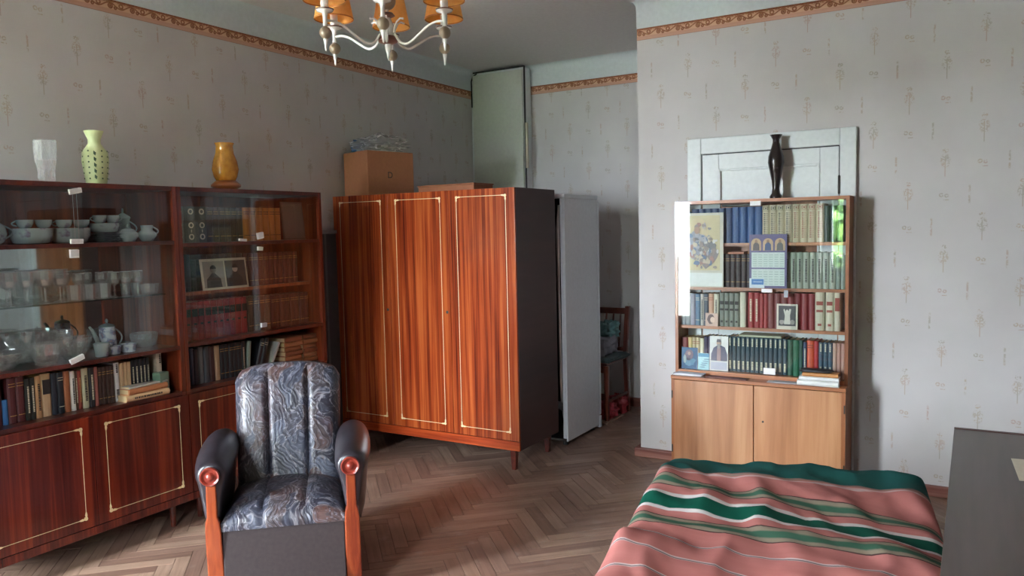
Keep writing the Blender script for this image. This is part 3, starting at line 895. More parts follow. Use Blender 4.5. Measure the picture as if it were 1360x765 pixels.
# wall unit 1 niche
SX = -3.585
B90 = R(90)
g_ = 'books in the open niche of the display unit'
row(1.58, 0.7055, [
    ('dark maroon book', .036, .19, cc(74, 28, 30), None, 4),
    ('bright blue book', .022, .11, cc(52, 110, 160), None, 1),
    ('dull maroon tall book', .036, .20, cc(86, 36, 38), 'gbands', 2),
    ('black book with green dots', .022, .185, cc(40, 42, 34), 'pvert', 2),
    ('tan book with dark side lettering', .026, .19, cc(182, 140, 96), 'dvert', 1),
    ('pale tan thick book with black title block', .044, .195, cc(196, 164, 124), 'dpanel', 1),
    ('dark blue-black book', .027, .19, cc(34, 42, 52), None, 1),
    ('blackish book with silver bands', .030, .19, cc(32, 38, 44), 'pbands', 1),
    ('orange-brown book', .031, .19, cc(160, 98, 60), None, 1),
    ('white slim book with vertical title', .022, .185, cc(216, 212, 200), 'dvert', 1),
    ('mottled brown book', .014, .182, cc(88, 60, 40), 'pvert', 1),
    ('red mottled book', .018, .182, cc(140, 60, 46), 'gvert', 1),
    ('pale yellow-green book', .033, .19, cc(190, 186, 150), 'dvert', 1),
    ('black book with white lettering', .026, .188, cc(34, 32, 34), 'pvert', 1),
    ('dusty pink book', .020, .188, cc(158, 96, 84), None, 1),
    ('dark brown book', .020, .18, cc(62, 40, 32), 'gbands', 4),
    ('white book with blue foot', .030, .19, cc(208, 208, 206), 'dvertlow', 1),
    ('pale beige slim book', .020, .185, cc(200, 170, 128), None, 3),
    ('black slim volume with pale mark', .020, .19, cc(30, 30, 34), 'pvert', 5),
    ], "display unit's niche", B90, SX, g_)
book((SX, 2.467, 0.7055), B90, .028, .205, .13, cc(196, 180, 156), 'tall pale grey-beige book standing behind the mint green box', g_, 'dvertlow')
for i, (h, wd, col, des, zz, off) in enumerate((
        (.235, .030, cc(214, 176, 132), 'tan paperback at the bottom of the stack protruding from the niche', 0, 0),
        (.22, .028, cc(196, 128, 84), 'orange paperback in the middle of the protruding stack', .030, .01),
        (.225, .010, cc(190, 188, 180), 'thin grey pamphlet topping the protruding stack', .058, .02))):
    book((UF - 0.005 - off, 2.36 + off, 0.7055 + zz + .0005 * i), B90 + R(3 * i), wd, h, .14, col, des, 'stack of paperbacks on the niche edge', 'dvert' if i == 0 else None, flat=True)
t = T('tin_box', 'mint green upright box leaning at the right end of the niche', 'box', (-3.545, 2.487, 0.7055), B90 + R(12))
P('box_body', bx((-.042, 0, 0), (.018, .05, .108)), plain(120, 152, 132, .35, name='mint_tin'), t, bevel=.002)
P('box_side', bx((.0182, .002, .003), (.020, .048, .105)), plain(172, 186, 168, .4, name='mint_side'), t)

# wall unit 2
g_ = 'books in the open niche behind the armchair'
row(2.632, 0.7055, [
    ('blue-black tall book', .026, .20, cc(52, 70, 92), None, 2),
    ('near-black book', .030, .19, cc(36, 38, 48), None, 1),
    ('mid grey book', .034, .20, cc(104, 108, 110), None, 1),
    ('charcoal grey book', .034, .198, cc(72, 76, 80), None, 1),
    ('dark red-brown book', .036, .192, cc(66, 36, 34), None, 1),
    ('tan mottled book', .034, .195, cc(170, 140, 104), None, 1),
    ('black-green volume', .030, .193, cc(34, 38, 42), 'gbands', 5),
    ('black book with pale dot line', .026, .193, cc(28, 30, 34), 'pvert', 1),
    ('pale green leaning book', .026, .19, cc(136, 152, 138), None, 1, dict(tilt=R(6), gap=.004)),
    ('dark leaning book', .028, .20, cc(32, 34, 40), 'pbands', 2, dict(tilt=R(17), gap=.034)),
    ('white leaning book', .020, .175, cc(196, 196, 188), None, 1, dict(tilt=R(28), gap=.045)),
    ], "niche behind the armchair", B90, SX, g_)
for s_, (yy, n) in enumerate(((3.375, 6), (3.515, 6))):
    for k in range(n):
        book((SX + .02 - .004 * (k % 2), yy + .003 * (k % 3), 0.7055 + k * .0285), B90 + R((-2, 3, 0, 4, -3, 1)[k]), .028, .135 if s_ == 0 else .115, .17, cc(*((150, 96, 60), (168, 112, 72), (140, 86, 56))[k % 3]),
             'brown paperback lying %s from the bottom in the %s stack behind the armchair' % (ordn(k), ('left', 'right')[s_]), 'stacked brown paperbacks behind the armchair', flat=True)
row(2.602, 0.9455, [
    ('red volume with black title square', .0415, .205, cc(136, 32, 34), 'dpanelx', 11),
    ('olive brown volume', .043, .20, cc(74, 60, 42), 'gbands', 4),
    ('dark brown volume', .038, .195, cc(80, 46, 32), 'gbands', 8)], 'the red volumes shelf', B90, SX, 'books')
row(2.602, 1.2045, [
    ('blue-green tall book', .034, .20, cc(40, 66, 70), None, 4),
    ('bottle green book', .036, .17, cc(40, 70, 58), None, 2),
    ('dark brown ribbed volume', .040, .195, cc(76, 50, 40), 'gbands', 7),
    ('reddish brown volume', .0385, .19, cc(96, 52, 42), 'gbands', 11)], 'the double photo shelf', B90, SX - .06, 'books', )
row(2.604, 1.4685, [
    ('grey-green volume with ring emblems', .069, .192, cc(88, 92, 80), 'pring', 3),
    ('dim brown volume', .041, .19, cc(72, 62, 48), 'gbands', 6),
    ('orange-yellow volume', .047, .192, cc(190, 120, 52), 'dbands', 6)], 'the uppermost book shelf', B90, SX, 'books')

# ================================================================== ARMCHAIR
def fabric():
    m = Mat('leaf_fabric', 0.42, coat=0.04, sheen=0.0)
    n1 = m.noise(m.scaled(1, 1, 1), 9, 2)
    wq = m.n('ShaderNodeTexNoise'); m.link(m.obj(), wq.inputs['Vector']); wq.inputs['Scale'].default_value = 5; wq.inputs['Detail'].default_value = 2
    mxv = m.n('ShaderNodeVectorMath', operation='MULTIPLY_ADD'); m.link(wq.outputs['Color'], mxv.inputs[0]); mxv.inputs[1].default_value = (0.30, 0.30, 0.30); m.link(m.obj(), mxv.inputs[2])
    vr = m.n('ShaderNodeMapping'); m.link(mxv.outputs[0], vr.inputs[0]); vr.inputs['Scale'].default_value = (2.2, 2.2, 0.8); vr.inputs['Rotation'].default_value = (0.5, 0.9, 0.4)
    vo = m.n('ShaderNodeTexVoronoi'); vo.feature = 'DISTANCE_TO_EDGE'; m.link(vr.outputs[0], vo.inputs['Vector']); vo.inputs['Scale'].default_value = 6.5
    vc = m.n('ShaderNodeTexVoronoi'); m.link(vr.outputs[0], vc.inputs['Vector']); vc.inputs['Scale'].default_value = 6.5
    sx3 = m.n('ShaderNodeSeparateXYZ'); m.link(vc.outputs['Color'], sx3.inputs[0])
    cell = V(m.t, sx3.outputs[0]); ed = V(m.t, vo.outputs['Distance'])
    veinn = m.n('ShaderNodeTexWave'); veinn.inputs['Scale'].default_value = 9; veinn.inputs['Distortion'].default_value = 7; veinn.inputs['Detail'].default_value = 2
    m.link(vr.outputs[0], veinn.inputs['Vector']); wv = V(m.t, veinn.outputs['Fac'])
    base = m.ramp(cell * 0.8 + n1 * 0.3, [(0.15, srgb(26, 23, 28)), (0.35, srgb(46, 46, 58)), (0.5, srgb(62, 54, 56)), (0.62, srgb(76, 50, 44)), (0.75, srgb(38, 40, 54)), (0.95, srgb(80, 84, 98))])
    base = m.mix(wv.step(0.55, 0.8) * 0.35, base, srgb(40, 38, 48))
    lines = ed.step(0.045, 0.008).max(wv.step(0.95, 0.99) * 0.5)
    sm2 = m.noise(m.scaled(1, 1, 1, vec=vr.outputs[0]), 26, 4, 1.5)
    base = m.mix(sm2.step(0.52, 0.66) * 0.45, base, srgb(120, 122, 134))
    base = m.mix(sm2.step(0.50, 0.34) * 0.5, base, srgb(24, 22, 28))
    m.color(m.mix(lines * sm2.step(0.38, 0.58) * 0.45, base, srgb(160, 156, 158)))
    m.bump(wv, 0.3, 0.003)
    return m.m
M_fab = fabric()
m = Mat('dark_leather', 0.30, coat=0.15)
nn = m.noise(m.obj(), 120, 4); m.color(m.ramp(m.noise(m.obj(), 9, 3), [(0.3, srgb(34, 30, 34)), (0.7, srgb(48, 44, 50))])); m.bump(nn, 0.15, 0.001); M_leather = m.m
m = Mat('skirt_leather', 0.5); m.color(m.ramp(m.noise(m.obj(), 60, 4), [(0.3, srgb(42, 34, 36)), (0.7, srgb(52, 44, 44))])); M_skirt = m.m

AC = (-2.343, 2.13, 0)
ac = T('armchair', 'armchair in dark blue leaf-patterned fabric with leather arms and reddish wooden posts', 'armchair', AC, R(42.3))
SXP = 0.266
for sgn in (-1, 1):
    # post: profile in side elevation swept across its width
    prof = [(0.055, 0.0), (0.030, 0.12), (0.012, 0.25), (0.002, 0.35), (-0.004, 0.385), (-0.004, 0.41), (0.000, 0.47), (0.000, 0.555)]
    wdt = [0.031, 0.031, 0.031, 0.030, 0.027, 0.020, 0.020, 0.019]
    rings = [[(sgn * SXP - ww, y - 0.018, z), (sgn * SXP + ww, y - 0.018, z), (sgn * SXP + ww, y + 0.02, z), (sgn * SXP - ww, y + 0.02, z)] for (y, z), ww in zip(prof, wdt)]
    P('front_post', MB().loft(rings), M_chairwood, ac, bevel=0.006, seg=3)
    Mx = Matrix.Translation((sgn * SXP, -0.018, 0.572)) @ Matrix.Rotation(R(90), 4, 'X')
    rs = P('rosette', MB().lathe([(0.030, -0.004), (0.037, 0.0), (0.038, 0.008), (0.034, 0.013), (0.029, 0.011), (0.025, 0.006), (0.018, 0.006), (0.014, 0.012), (0.008, 0.017), (0.001, 0.018)], 28, M=Mx), plain(122, 44, 32, .28, 0, .4, name='red_wood'), ac, smooth=50, label='turned reddish rosette')
    # leather arm: teardrop section lofted back
    rings = []
    for k, (y, cz, r, hw, low) in enumerate(((-0.012, 0.566, 0.040, 0.030, 0.39), (-0.006, 0.566, 0.052, 0.038, 0.37), (0.01, 0.568, 0.060, 0.042, 0.36), (0.10, 0.570, 0.072, 0.052, 0.30), (0.22, 0.582, 0.077, 0.056, 0.24), (0.36, 0.592, 0.074, 0.054, 0.20), (0.44, 0.592, 0.062, 0.045, 0.20), (0.48, 0.588, 0.040, 0.03, 0.24))):
        ring = []
        cx = sgn * (SXP + 0.012 * min(1, max(0, y * 6)))
        for j in range(20):
            a = PI * (-0.18) + (PI * 1.36) * j / 19
            ring.append((cx + sgn * r * math.cos(a), y, cz + r * math.sin(a)))
        ring.append((cx - sgn * hw * 0.75, y, (cz + low) / 2)); ring.append((cx - sgn * hw * 0.62, y, low))
        ring.append((cx + sgn * hw * 0.62, y, low)); ring.append((cx + sgn * hw * 0.95, y, (cz + low) / 2))
        rings.append(ring)
    am = P('armrest', MB().loft(rings), M_leather, ac, smooth=60)
    sm = am.modifiers.new('sub', 'SUBSURF'); sm.levels = 1; sm.render_levels = 1
P('skirt', bx((-0.235, 0.0, 0.05), (0.235, 0.02, 0.345)), M_skirt, ac, bevel=0.004)
P('side_skirt', bx((-0.29, 0.06, 0.06), (-0.25, 0.56, 0.40)), M_leather, ac, bevel=0.01)
P('side_skirt', bx((0.25, 0.06, 0.06), (0.29, 0.56, 0.40)), M_leather, ac, bevel=0.01)
P('seat_base', bx((-0.235, 0.021, 0.08), (0.235, 0.54, 0.33)), M_skirt, ac)
# seat cushion: puffed grid
def puff(nx, ny, x0, x1, y0, y1, zt, zb, bulge, seams=()):
    mb = MB(); vs = []; fs = []
    for j in range(ny + 1):
        for i in range(nx + 1):
            u, v = i / nx, j / ny
            e = (1 - (2 * u - 1) ** 8) * (1 - (2 * v - 1) ** 8)
            z = zt - 0.045 * (1 - e) + bulge * (1 - (2 * v - 1) ** 2) * (1 - (2 * u - 1) ** 2)
            for s_ in seams: z -= 0.012 * math.exp(-((u - s_) / 0.02) ** 2)
            vs.append((x0 + (x1 - x0) * u, y0 + (y1 - y0) * v, z))
    W1 = nx + 1
    for j in range(ny):
        for i in range(nx): fs.append((j * W1 + i, j * W1 + i + 1, (j + 1) * W1 + i + 1, (j + 1) * W1 + i))
    edge = [i for i in range(W1)] + [j * W1 + nx for j in range(1, ny + 1)] + [ny * W1 + i for i in range(nx - 1, -1, -1)] + [j * W1 for j in range(ny - 1, 0, -1)]
    n0 = len(vs); vs += [(vs[e][0], vs[e][1], zb) for e in edge]
    n = len(edge)
    fs += [(edge[k], n0 + k, n0 + (k + 1) % n, edge[(k + 1) % n]) for k in range(n)] + [tuple(n0 + k for k in range(n))]
    return mb.add(vs, fs)
P('seat', puff(40, 30, -0.236, 0.236, -0.012, 0.50, 0.425, 0.346, 0.035, (0.33, 0.67)), M_fab, ac, smooth=60)
# back with three padded channels, rounded top, leaning
vs = []; fs = []; nx, nz = 48, 40
def back_pt(u, v, side):
    x = -0.228 + 0.456 * u
    top = 0.925 - 0.045 * abs(2 * u - 1) ** 3 - 0.03 * max(0, abs(2 * u - 1) - 0.9) * 10
    z = 0.36 + (top - 0.36) * v
    lean = 0.36 + 0.13 * v
    e = (1 - abs(2 * u - 1) ** 10) * (1 - (max(0, v * 1.0)) ** 14)
    ch = 1
    for s_ in (0.31, 0.69): ch -= 0.55 * math.exp(-((u - s_) / 0.018) ** 2)
    x *= (1 - 0.05 * (1 - v))
    th = 0.02 + 0.045 * e * ch + 0.012 * math.sin(v * 9 + 1) * e * 0.4
    return (x, lean - th, z) if side == 0 else (x, lean + 0.015 + 0.06 * e, z)
for side in (0, 1):
    for j in range(nz + 1):
        for i in range(nx + 1): vs.append(back_pt(i / nx, j / nz, side))
W1 = nx + 1; N1 = W1 * (nz + 1)
for side in (0, 1):
    for j in range(nz):
        for i in range(nx):
            q = (j * W1 + i, j * W1 + i + 1, (j + 1) * W1 + i + 1, (j + 1) * W1 + i)
            fs.append(tuple(side * N1 + k for k in q))
edge = [i for i in range(W1)] + [j * W1 + nx for j in range(1, nz + 1)] + [nz * W1 + i for i in range(nx - 1, -1, -1)] + [j * W1 for j in range(nz - 1, 0, -1)]
fs += [(edge[k], edge[(k + 1) % len(edge)], N1 + edge[(k + 1) % len(edge)], N1 + edge[k]) for k in range(len(edge))]
P('backrest', MB().add(vs, fs), M_fab, ac, smooth=60)
for sgn in (-1, 1):
    P('rear_leg', bx((sgn * 0.24 - 0.02, 0.50, 0), (sgn * 0.24 + 0.02, 0.54, 0.079)), M_chairwood, ac)

# ================================================================== BED + BLANKET
BA = R(9); BC = Vector((-0.945, 1.85, 0)); bex = Vector((math.cos(BA), math.sin(BA), 0)); bey = Vector((-math.sin(BA), math.cos(BA), 0))
bd = T('daybed', 'low daybed hidden under a pink and green striped blanket', 'bed', (BC.x, BC.y, 0), BA)
BWd, BLn, BZ = 1.04, 1.53, 0.455
P('bed_frame', bx((0.03, -0.45, 0.10), (BWd - 0.03, BLn - 0.06, 0.26)), M_lacq_dark, bd)
P('mattress', bx((0.02, -0.44, 0.261), (BWd - 0.02, BLn - 0.05, BZ - 0.012)), plain(150, 130, 116, .9, name='ticking'), bd, bevel=0.03)
for (x, y) in ((0.08, -0.38), (BWd - 0.08, -0.38), (0.08, BLn - 0.14), (BWd - 0.08, BLn - 0.14)):
    P('leg', MB().lathe([(0.018, 0), (0.026, 0.0995)], 10, M=Matrix.Translation((x, y, 0))), M_lacq_dark, bd)

m = Mat('striped_blanket', 0.9, spec=0.15)
uvn = m.n('ShaderNodeUVMap').outputs[0]
x, y, z = m.xyz(uvn)
PINK, PINK2 = srgb(180, 110, 104), srgb(194, 126, 120)
GREEN, TEAL, WHT, DRK, BEI = srgb(10, 84, 66), srgb(30, 88, 84), srgb(214, 206, 204), srgb(48, 36, 38), srgb(146, 134, 116)
wob = m.noise(m.scaled(2.2, 2.2, 1, vec=uvn), 1, 2) * 0.030 - 0.015
fine = m.noise(m.scaled(3, 160, 1, vec=uvn), 1, 2)
v = y + wob + fine * 0.006 - 0.003
col = m.mix(m.noise(m.scaled(2, 30, 1, vec=uvn), 1, 3), PINK, PINK2)
def stripe(c, a, b, e=0.003, f=1.0):
    global col
    col = m.mix(v.band(a, b, e) * f, col, c)
for c_ in (2.915, 2.555):     # narrow multi-stripe bands on either side of the broad green one
    stripe(BEI, c_ - 0.045, c_ + 0.045); stripe(srgb(44, 98, 78), c_ - 0.020, c_ + 0.018, 0.006, .9)
    stripe(DRK, c_ - 0.050, c_ - 0.043, 0.002, .9); stripe(DRK, c_ + 0.043, c_ + 0.050, 0.002, .9)
stripe(WHT, 2.655, 2.800); stripe(GREEN, 2.678, 2.770)
for c_ in (2.385, 2.255, 2.125, 1.98, 1.84, 1.70, 1.56):
    stripe(WHT, c_ - 0.006, c_ + 0.008, 0.002, .8); stripe(DRK, c_ - 0.004, c_ + 0.002, 0.0015, .75)
vt = y - (x + 0.65) * 0.17 + (m.noise(m.scaled(3, 14, 1, vec=uvn), 1, 3) - 0.5) * 0.10
col = m.mix(vt.step(3.135, 3.155), col, TEAL)
col = m.mix(vt.band(3.10, 3.115, 0.006) * 0.6, col, WHT)
col = m.mix(vt.band(3.125, 3.14, 0.005) * 0.5, col, srgb(70, 130, 110))
m.color(col)
m.bump(fine + m.noise(m.scaled(400, 400, 1, vec=uvn), 1, 1) * 0.5, 0.35, 0.001)
M_blanket = m.m


def blanket():
    ns, nt_ = 130, 170
    s0, s1 = -0.44, BWd + 0.30; t0, t1 = -0.70, BLn + 0.22
    vs = []; uv = []
    for j in range(nt_ + 1):
        for i in range(ns + 1):
            s = s0 + (s1 - s0) * i / ns; t = t0 + (t1 - t0) * j / nt_
            def drape(q, lo, hi, r=0.07):
                """flat in the middle, then rolls over the edge and hangs"""
                if q < lo + r:
                    d = lo + r - q; a = min(d / r, PI / 2); ex = max(0, d - r * PI / 2)
                    return lo + r - r * math.sin(a), -(r - r * math.cos(a)) - ex
                if q > hi - r:
                    d = q - hi + r; a = min(d / r, PI / 2); ex = max(0, d - r * PI / 2)
                    return hi - r + r * math.sin(a), -(r - r * math.cos(a)) - ex
                return q, 0
            S_, dz1 = drape(s, 0, BWd); T_, dz2 = drape(t, -0.45, BLn)
            z = BZ + 0.03 + dz1 + dz2
            flat = 1.0 if dz1 == 0 and dz2 == 0 else max(0.25, 1 + (dz1 + dz2) * 6)
            p = Vector((s * 2.1 + t * 0.9, t * 2.6 - s * 0.6, 0.3))
            wr_ = noise.noise(p) * 0.030 + abs(noise.noise(Vector((s * 3 + t * 3.2, t * 2 - s * 4.2, 1.7)))) * -0.032 + noise.noise(Vector((s * 9, t * 9, 4))) * 0.005
            # diagonal creases
            cr_ = 0.026 * max(0, noise.noise(Vector(((s + t * 0.7) * 7, (t - s) * 1.4, 8.0)))) + 0.018 * max(0, noise.noise(Vector(((s * 0.5 - t) * 3, (t * .3 + s) * 9, 2.0))))
            z += (wr_ + cr_) * flat
            hang = max(0, -(dz1 + dz2) - 0.07)
            fold = 0.020 * math.sin((s + t) * 19) * min(1, hang * 6)
            if dz1 < -0.05: S_ += (-1 if s < 0.3 else 1) * (hang * 0.10) + fold * 0.6
            if dz2 < -0.05: T_ += (1 if t > 0 else -1) * hang * 0.08 + fold * 0.6
            z = max(z, 0.02)
            P_ = BC + bex * S_ + bey * T_
            vs.append((P_.x, P_.y, z))
            Q = BC + bex * s + bey * t
            uv.append((Q.x, Q.y))
    fs = [(j * (ns + 1) + i, j * (ns + 1) + i + 1, (j + 1) * (ns + 1) + i + 1, (j + 1) * (ns + 1) + i) for j in range(nt_) for i in range(ns)]
    me = bpy.data.meshes.new('blanket'); me.from_pydata(vs, [], fs); me.materials.append(M_blanket)
    ul = me.uv_layers.new(name='UVMap')
    for lp in me.loops: ul.data[lp.index].uv = uv[lp.vertex_index]
    me.polygons.foreach_set('use_smooth', [True] * len(me.polygons))
    o = bpy.data.objects.new('blanket', me); COL.objects.link(o)
    sd = o.modifiers.new('thick', 'SOLIDIFY'); sd.thickness = 0.005; sd.offset = -1
    return tagit(o, 'pink blanket with a broad green and white stripe draped over the daybed', 'blanket')
blanket()

# ================================================================== TABLE
tb = T('table', 'dark brown topped table at the right beside the bed', 'table', (-0.048, 1.55, 0))
TW_, TL_ = 0.80, 1.65
P('tabletop', bx((0, 0, 0.728), (TW_, TL_ - 0.012, 0.749)), M_tabletop, tb, bevel=0.0015)
P('edge_strip', bx((0, TL_ - 0.0118, 0.722), (TW_, TL_ + 0.006, 0.7515)), M_tableedge, tb, bevel=0.001)
P('apron', bx((0.30, 0.06, 0.66), (TW_ - 0.06, TL_ - 0.1, 0.7275)), M_tableedge, tb)
for (x, y) in ((0.70, 0.08), (0.70, TL_ - 0.14), (0.55, 0.08)):
    P('leg', bx((x, y, 0), (x + 0.05, y + 0.05, 0.7275 if x > .65 else .7275)), M_tableedge, tb)
P('leg', bx((0.30, 0.0, 0), (0.35, 0.05, 0.7275)), M_tableedge, tb)
one('paper_sheet', MB().add([(0, 0, 0), (0.18, 0.03, 0), (0.20, 0.27, 0), (-0.012, 0.235, 0), (0, 0, 0.0008), (0.18, 0.03, 0.0008), (0.20, 0.27, 0.0008), (-0.012, 0.235, 0.0008)], [(3, 2, 1, 0), (4, 5, 6, 7), (0, 1, 5, 4), (1, 2, 6, 5), (2, 3, 7, 6), (3, 0, 4, 7)]),
    plain(214, 208, 190, .8, name='cream_paper'), 'cream sheet of paper lying on the dark table', 'paper', (0.126, 2.62, 0.7495))

# ================================================================== ALCOVE
# built-in tall closet front in the corner
cl = T('built_in_closet', 'tall pale green closet front reaching the ceiling in the alcove corner', 'closet', (XL, YB, 0))
CW, CD = 0.545, 0.125
P('closet_box', bx((0.001, -CD, 0.001), (CW, -0.001, 2.895)), M_white, cl)
P('closet_door', bx((0.03, -CD - 0.022, 0.05), (CW - 0.006, -CD - 0.0005, 2.875)), M_panelgreen, cl, bevel=0.004)
P('gap_shadow_strip', MB().box((CW + 0.0005, -CD - 0.006, 0.001), (CW + 0.010, -CD + 0.01, 2.905)).box((0.03, -CD - 0.012, 2.896), (CW + 0.01, -CD + 0.01, 2.906)), M_black, cl)
P('cable', MB().tube([(0.012, -CD - 0.008, 2.60), (0.012, -CD - 0.01, 2.83), (0.03, -CD - 0.012, 2.87), (0.07, -CD - 0.012, 2.889)], 0.006), M_black, cl, smooth=True)
P('door_pull', bx((CW + 0.014, -CD - 0.016, 2.03), (CW + 0.034, -CD + 0.004, 2.42)), plain(196, 186, 164, .6, name='tan_strip'), cl, bevel=0.003)

# fridge: its back faces the room
fr = T('fridge', 'old white fridge turned with its back to the room behind the wardrobe', 'fridge', (-2.955, 4.735, 0))
FW_, FD_, FH_ = 0.57, 0.52, 1.735
P('side_panel', bx((FW_ - 0.012, 0, 0.03), (FW_, FD_, FH_ - 0.03)), M_fridge, fr, bevel=0.003)
P('side_panel', bx((0, 0, 0.03), (0.012, FD_, FH_ - 0.03)), M_fridge, fr, bevel=0.003)
P('fridge_top', bx((-0.004, 0.0, FH_ - 0.0295), (FW_ + 0.004, FD_ + 0.02, FH_)), M_fridge, fr, bevel=0.006)
P('fridge_back', bx((0.012, 0.035, 0.30), (FW_ - 0.012, 0.045, FH_ - 0.03)), M_black, fr)
P('inner_body', bx((0.0125, 0.046, 0.30), (FW_ - 0.0125, FD_ - 0.001, FH_ - 0.03)), M_fridge, fr)
P('back_flange', bx((FW_ - 0.035, 0.0005, 0.05), (FW_ - 0.0125, 0.012, FH_ - 0.03)), M_fridge, fr)
mb = MB()
for k in range(14): mb.tube([(0.06, 0.018, 0.45 + k * 0.085), (FW_ - 0.09, 0.018, 0.45 + k * 0.085)], 0.004, 6)
P('condenser', mb, M_black, fr, smooth=True)['kind'] = 'stuff'
P('coolant_pipe', MB().tube([(FW_ - 0.052, 0.020, 0.30), (FW_ - 0.046, -0.004, 0.45), (FW_ - 0.050, -0.004, 1.2), (FW_ - 0.046, -0.012, 1.5), (FW_ - 0.052, 0.02, 1.66)], [0.008, 0.009, 0.009, 0.012, 0.008]), plain(226, 228, 226, .4, name='white_tube'), fr, smooth=True)
P('compressor', MB().lathe([(0.02, 0), (0.085, 0.01), (0.095, 0.07), (0.085, 0.14), (0.04, 0.17), (0.01, 0.175)], 20, M=Matrix.Translation((0.36, 0.14, 0.055))), M_black, fr, smooth=True)
P('base_plate', bx((0.0125, 0.004, 0.03), (FW_ - 0.0125, FD_ - 0.01, 0.045)), M_dmetal, fr)
P('fridge_door', bx((0, FD_ + 0.006, 0.10), (FW_, FD_ + 0.05, FH_ - 0.04)), M_fridge, fr, bevel=0.01)
P('door_gasket', bx((0.01, FD_ + 0.0003, 0.11), (FW_ - 0.01, FD_ + 0.0057, FH_ - 0.05)), plain(150, 150, 150, .7, name='gasket'), fr)
P('kick_plate', bx((0, FD_ + 0.0005, 0.012), (FW_ + 0.006, FD_ + 0.035, 0.098)), M_fridge, fr, bevel=0.003)
for (x, y) in ((0.04, 0.04), (FW_ - 0.04, 0.04), (0.04, FD_ - 0.04), (FW_ - 0.04, FD_ - 0.04)):
    P('foot', MB().lathe([(0.02, 0), (0.016, 0.0295)], 10, M=Matrix.Translation((x, y, 0))), M_black, fr)

# wooden chair with things on it
M_redwood = veneer('chair_wood', srgb(62, 26, 18), srgb(92, 40, 28), srgb(118, 58, 40), 0.35, 0.3, 14)
ch = T('wooden_chair', 'brown wooden chair with spindle back in the alcove behind the fridge', 'chair', (-2.60, 5.66, 0))
for s_ in (-1, 1):
    P('leg', MB().loft([[(s_ * 0.19 + dx_ * .017, -0.20 + dy_ * .017, 0.44) for dx_, dy_ in ((-1, -1), (1, -1), (1, 1), (-1, 1))], [(s_ * 0.19 + dx_ * .013, -0.20 + dy_ * .013, 0) for dx_, dy_ in ((-1, -1), (1, -1), (1, 1), (-1, 1))]]), M_redwood, ch)
    P('leg', MB().loft([[(s_ * 0.185 + dx_ * .016, y + dy_ * .016, z) for dx_, dy_ in ((-1, -1), (1, -1), (1, 1), (-1, 1))] for y, z in ((0.23, 0), (0.19, 0.45), (0.22, 0.72), (0.25, 0.86))]), M_redwood, ch)
P('top_rail', bx((-0.168, 0.235, 0.795), (0.168, 0.258, 0.845)), M_redwood, ch, bevel=0.006)
P('lower_rail', bx((-0.168, 0.185, 0.50), (0.168, 0.205, 0.53)), M_redwood, ch, bevel=0.004)
for k in range(5):
    x = -0.125 + k * 0.0625
    P('spindle', MB().tube([(x, 0.195, 0.531), (x, 0.22, 0.66), (x, 0.247, 0.7945)], [0.008, 0.010, 0.008]), M_redwood, ch, smooth=True)
P('seat', bx((-0.20, -0.22, 0.4405), (0.20, 0.17, 0.465)), M_redwood, ch, bevel=0.01)
P('apron', MB().box((-0.17, -0.212, 0.385), (0.17, -0.195, 0.44)), M_redwood, ch)
P('stretcher', bx((-0.175, -0.207, 0.20), (0.175, -0.193, 0.222)), M_redwood, ch)
P('stretcher', bx((-0.198, -0.185, 0.15), (-0.182, 0.20, 0.17)), M_redwood, ch)
P('stretcher', bx((0.182, -0.185, 0.15), (0.198, 0.20, 0.17)), M_redwood, ch)


def lump(sx_, sy_, sz_, seed, amp=0.25, n=24, freq=2.2, box=0.5, crease=0.0):
    """soft crumpled body resting on z=0"""
    vs = []; rows = n // 2
    for j in range(rows + 1):
        for i in range(n):
            th = PI * j / rows; ph = 2 * PI * i / n
            d = Vector((math.sin(th) * math.cos(ph), math.sin(th) * math.sin(ph), math.cos(th)))
            mx = max(abs(d.x), abs(d.y), abs(d.z)); e = d.lerp(d / mx, box)
            k = 1 + amp * noise.noise(d * freq + Vector((seed, seed * 2, 0))) + crease * (abs(noise.noise(d * freq * 3 + Vector((seed, 1, 2)))) - 0.2)
            p = Vector((e.x * sx_, e.y * sy_, e.z * sz_)) * k
            vs.append((p.x, p.y, max(0, p.z + sz_ * 0.82)))
    fs = [(j * n + i, j * n + (i + 1) % n, (j + 1) * n + (i + 1) % n, (j + 1) * n + i) for j in range(rows) for i in range(n)]
    return MB().add(vs, fs)


def quilt(name, sx_, sy_, z, seed, r, g, b):
    return lump(sx_, sy_, z, seed, 0.12, 32, 1.6, 0.8, 0.15)


one('blanket_pad', lump(.215, .20, .022, 3, .08, 32, 2, .9, .1), plain(70, 84, 84, .9, name='teal_cloth'), 'dark teal cloth hanging over the seat of the alcove chair', 'cloth', (-2.58, 5.62, 0.466), smooth=60)
one('folded_coat', lump(.17, .15, .080, 5, .14, 32, 2, .8, .3), plain(136, 132, 140, .85, name='grey_cloth'), 'bulky folded grey clothing on the alcove chair', 'clothing', (-2.60, 5.62, 0.503), smooth=60)
one('folded_cloth', lump(.11, .10, .022, 6, .12, 32, 2, .75, .3), plain(216, 190, 150, .85, name='cream_cloth'), 'cream folded cloth on top of the grey clothing', 'cloth', (-2.66, 5.60, 0.640), .2, smooth=60)
one('crumpled_bag', lump(.085, .08, .065, 8, .35, 32, 2.6, .4, .6), plain(92, 128, 128, .5, name='teal_plastic'), 'crumpled teal plastic bag on the right of the chair pile', 'bag', (-2.49, 5.66, 0.64), smooth=60)
one('red_bag', lump(.11, .10, .07, 11, .35, 32, 2.6, .4, .6), plain(166, 52, 62, .5, name='red_plastic'), 'crumpled red bag on the floor under the alcove chair', 'bag', (-2.50, 5.56, 0.0125), smooth=60)
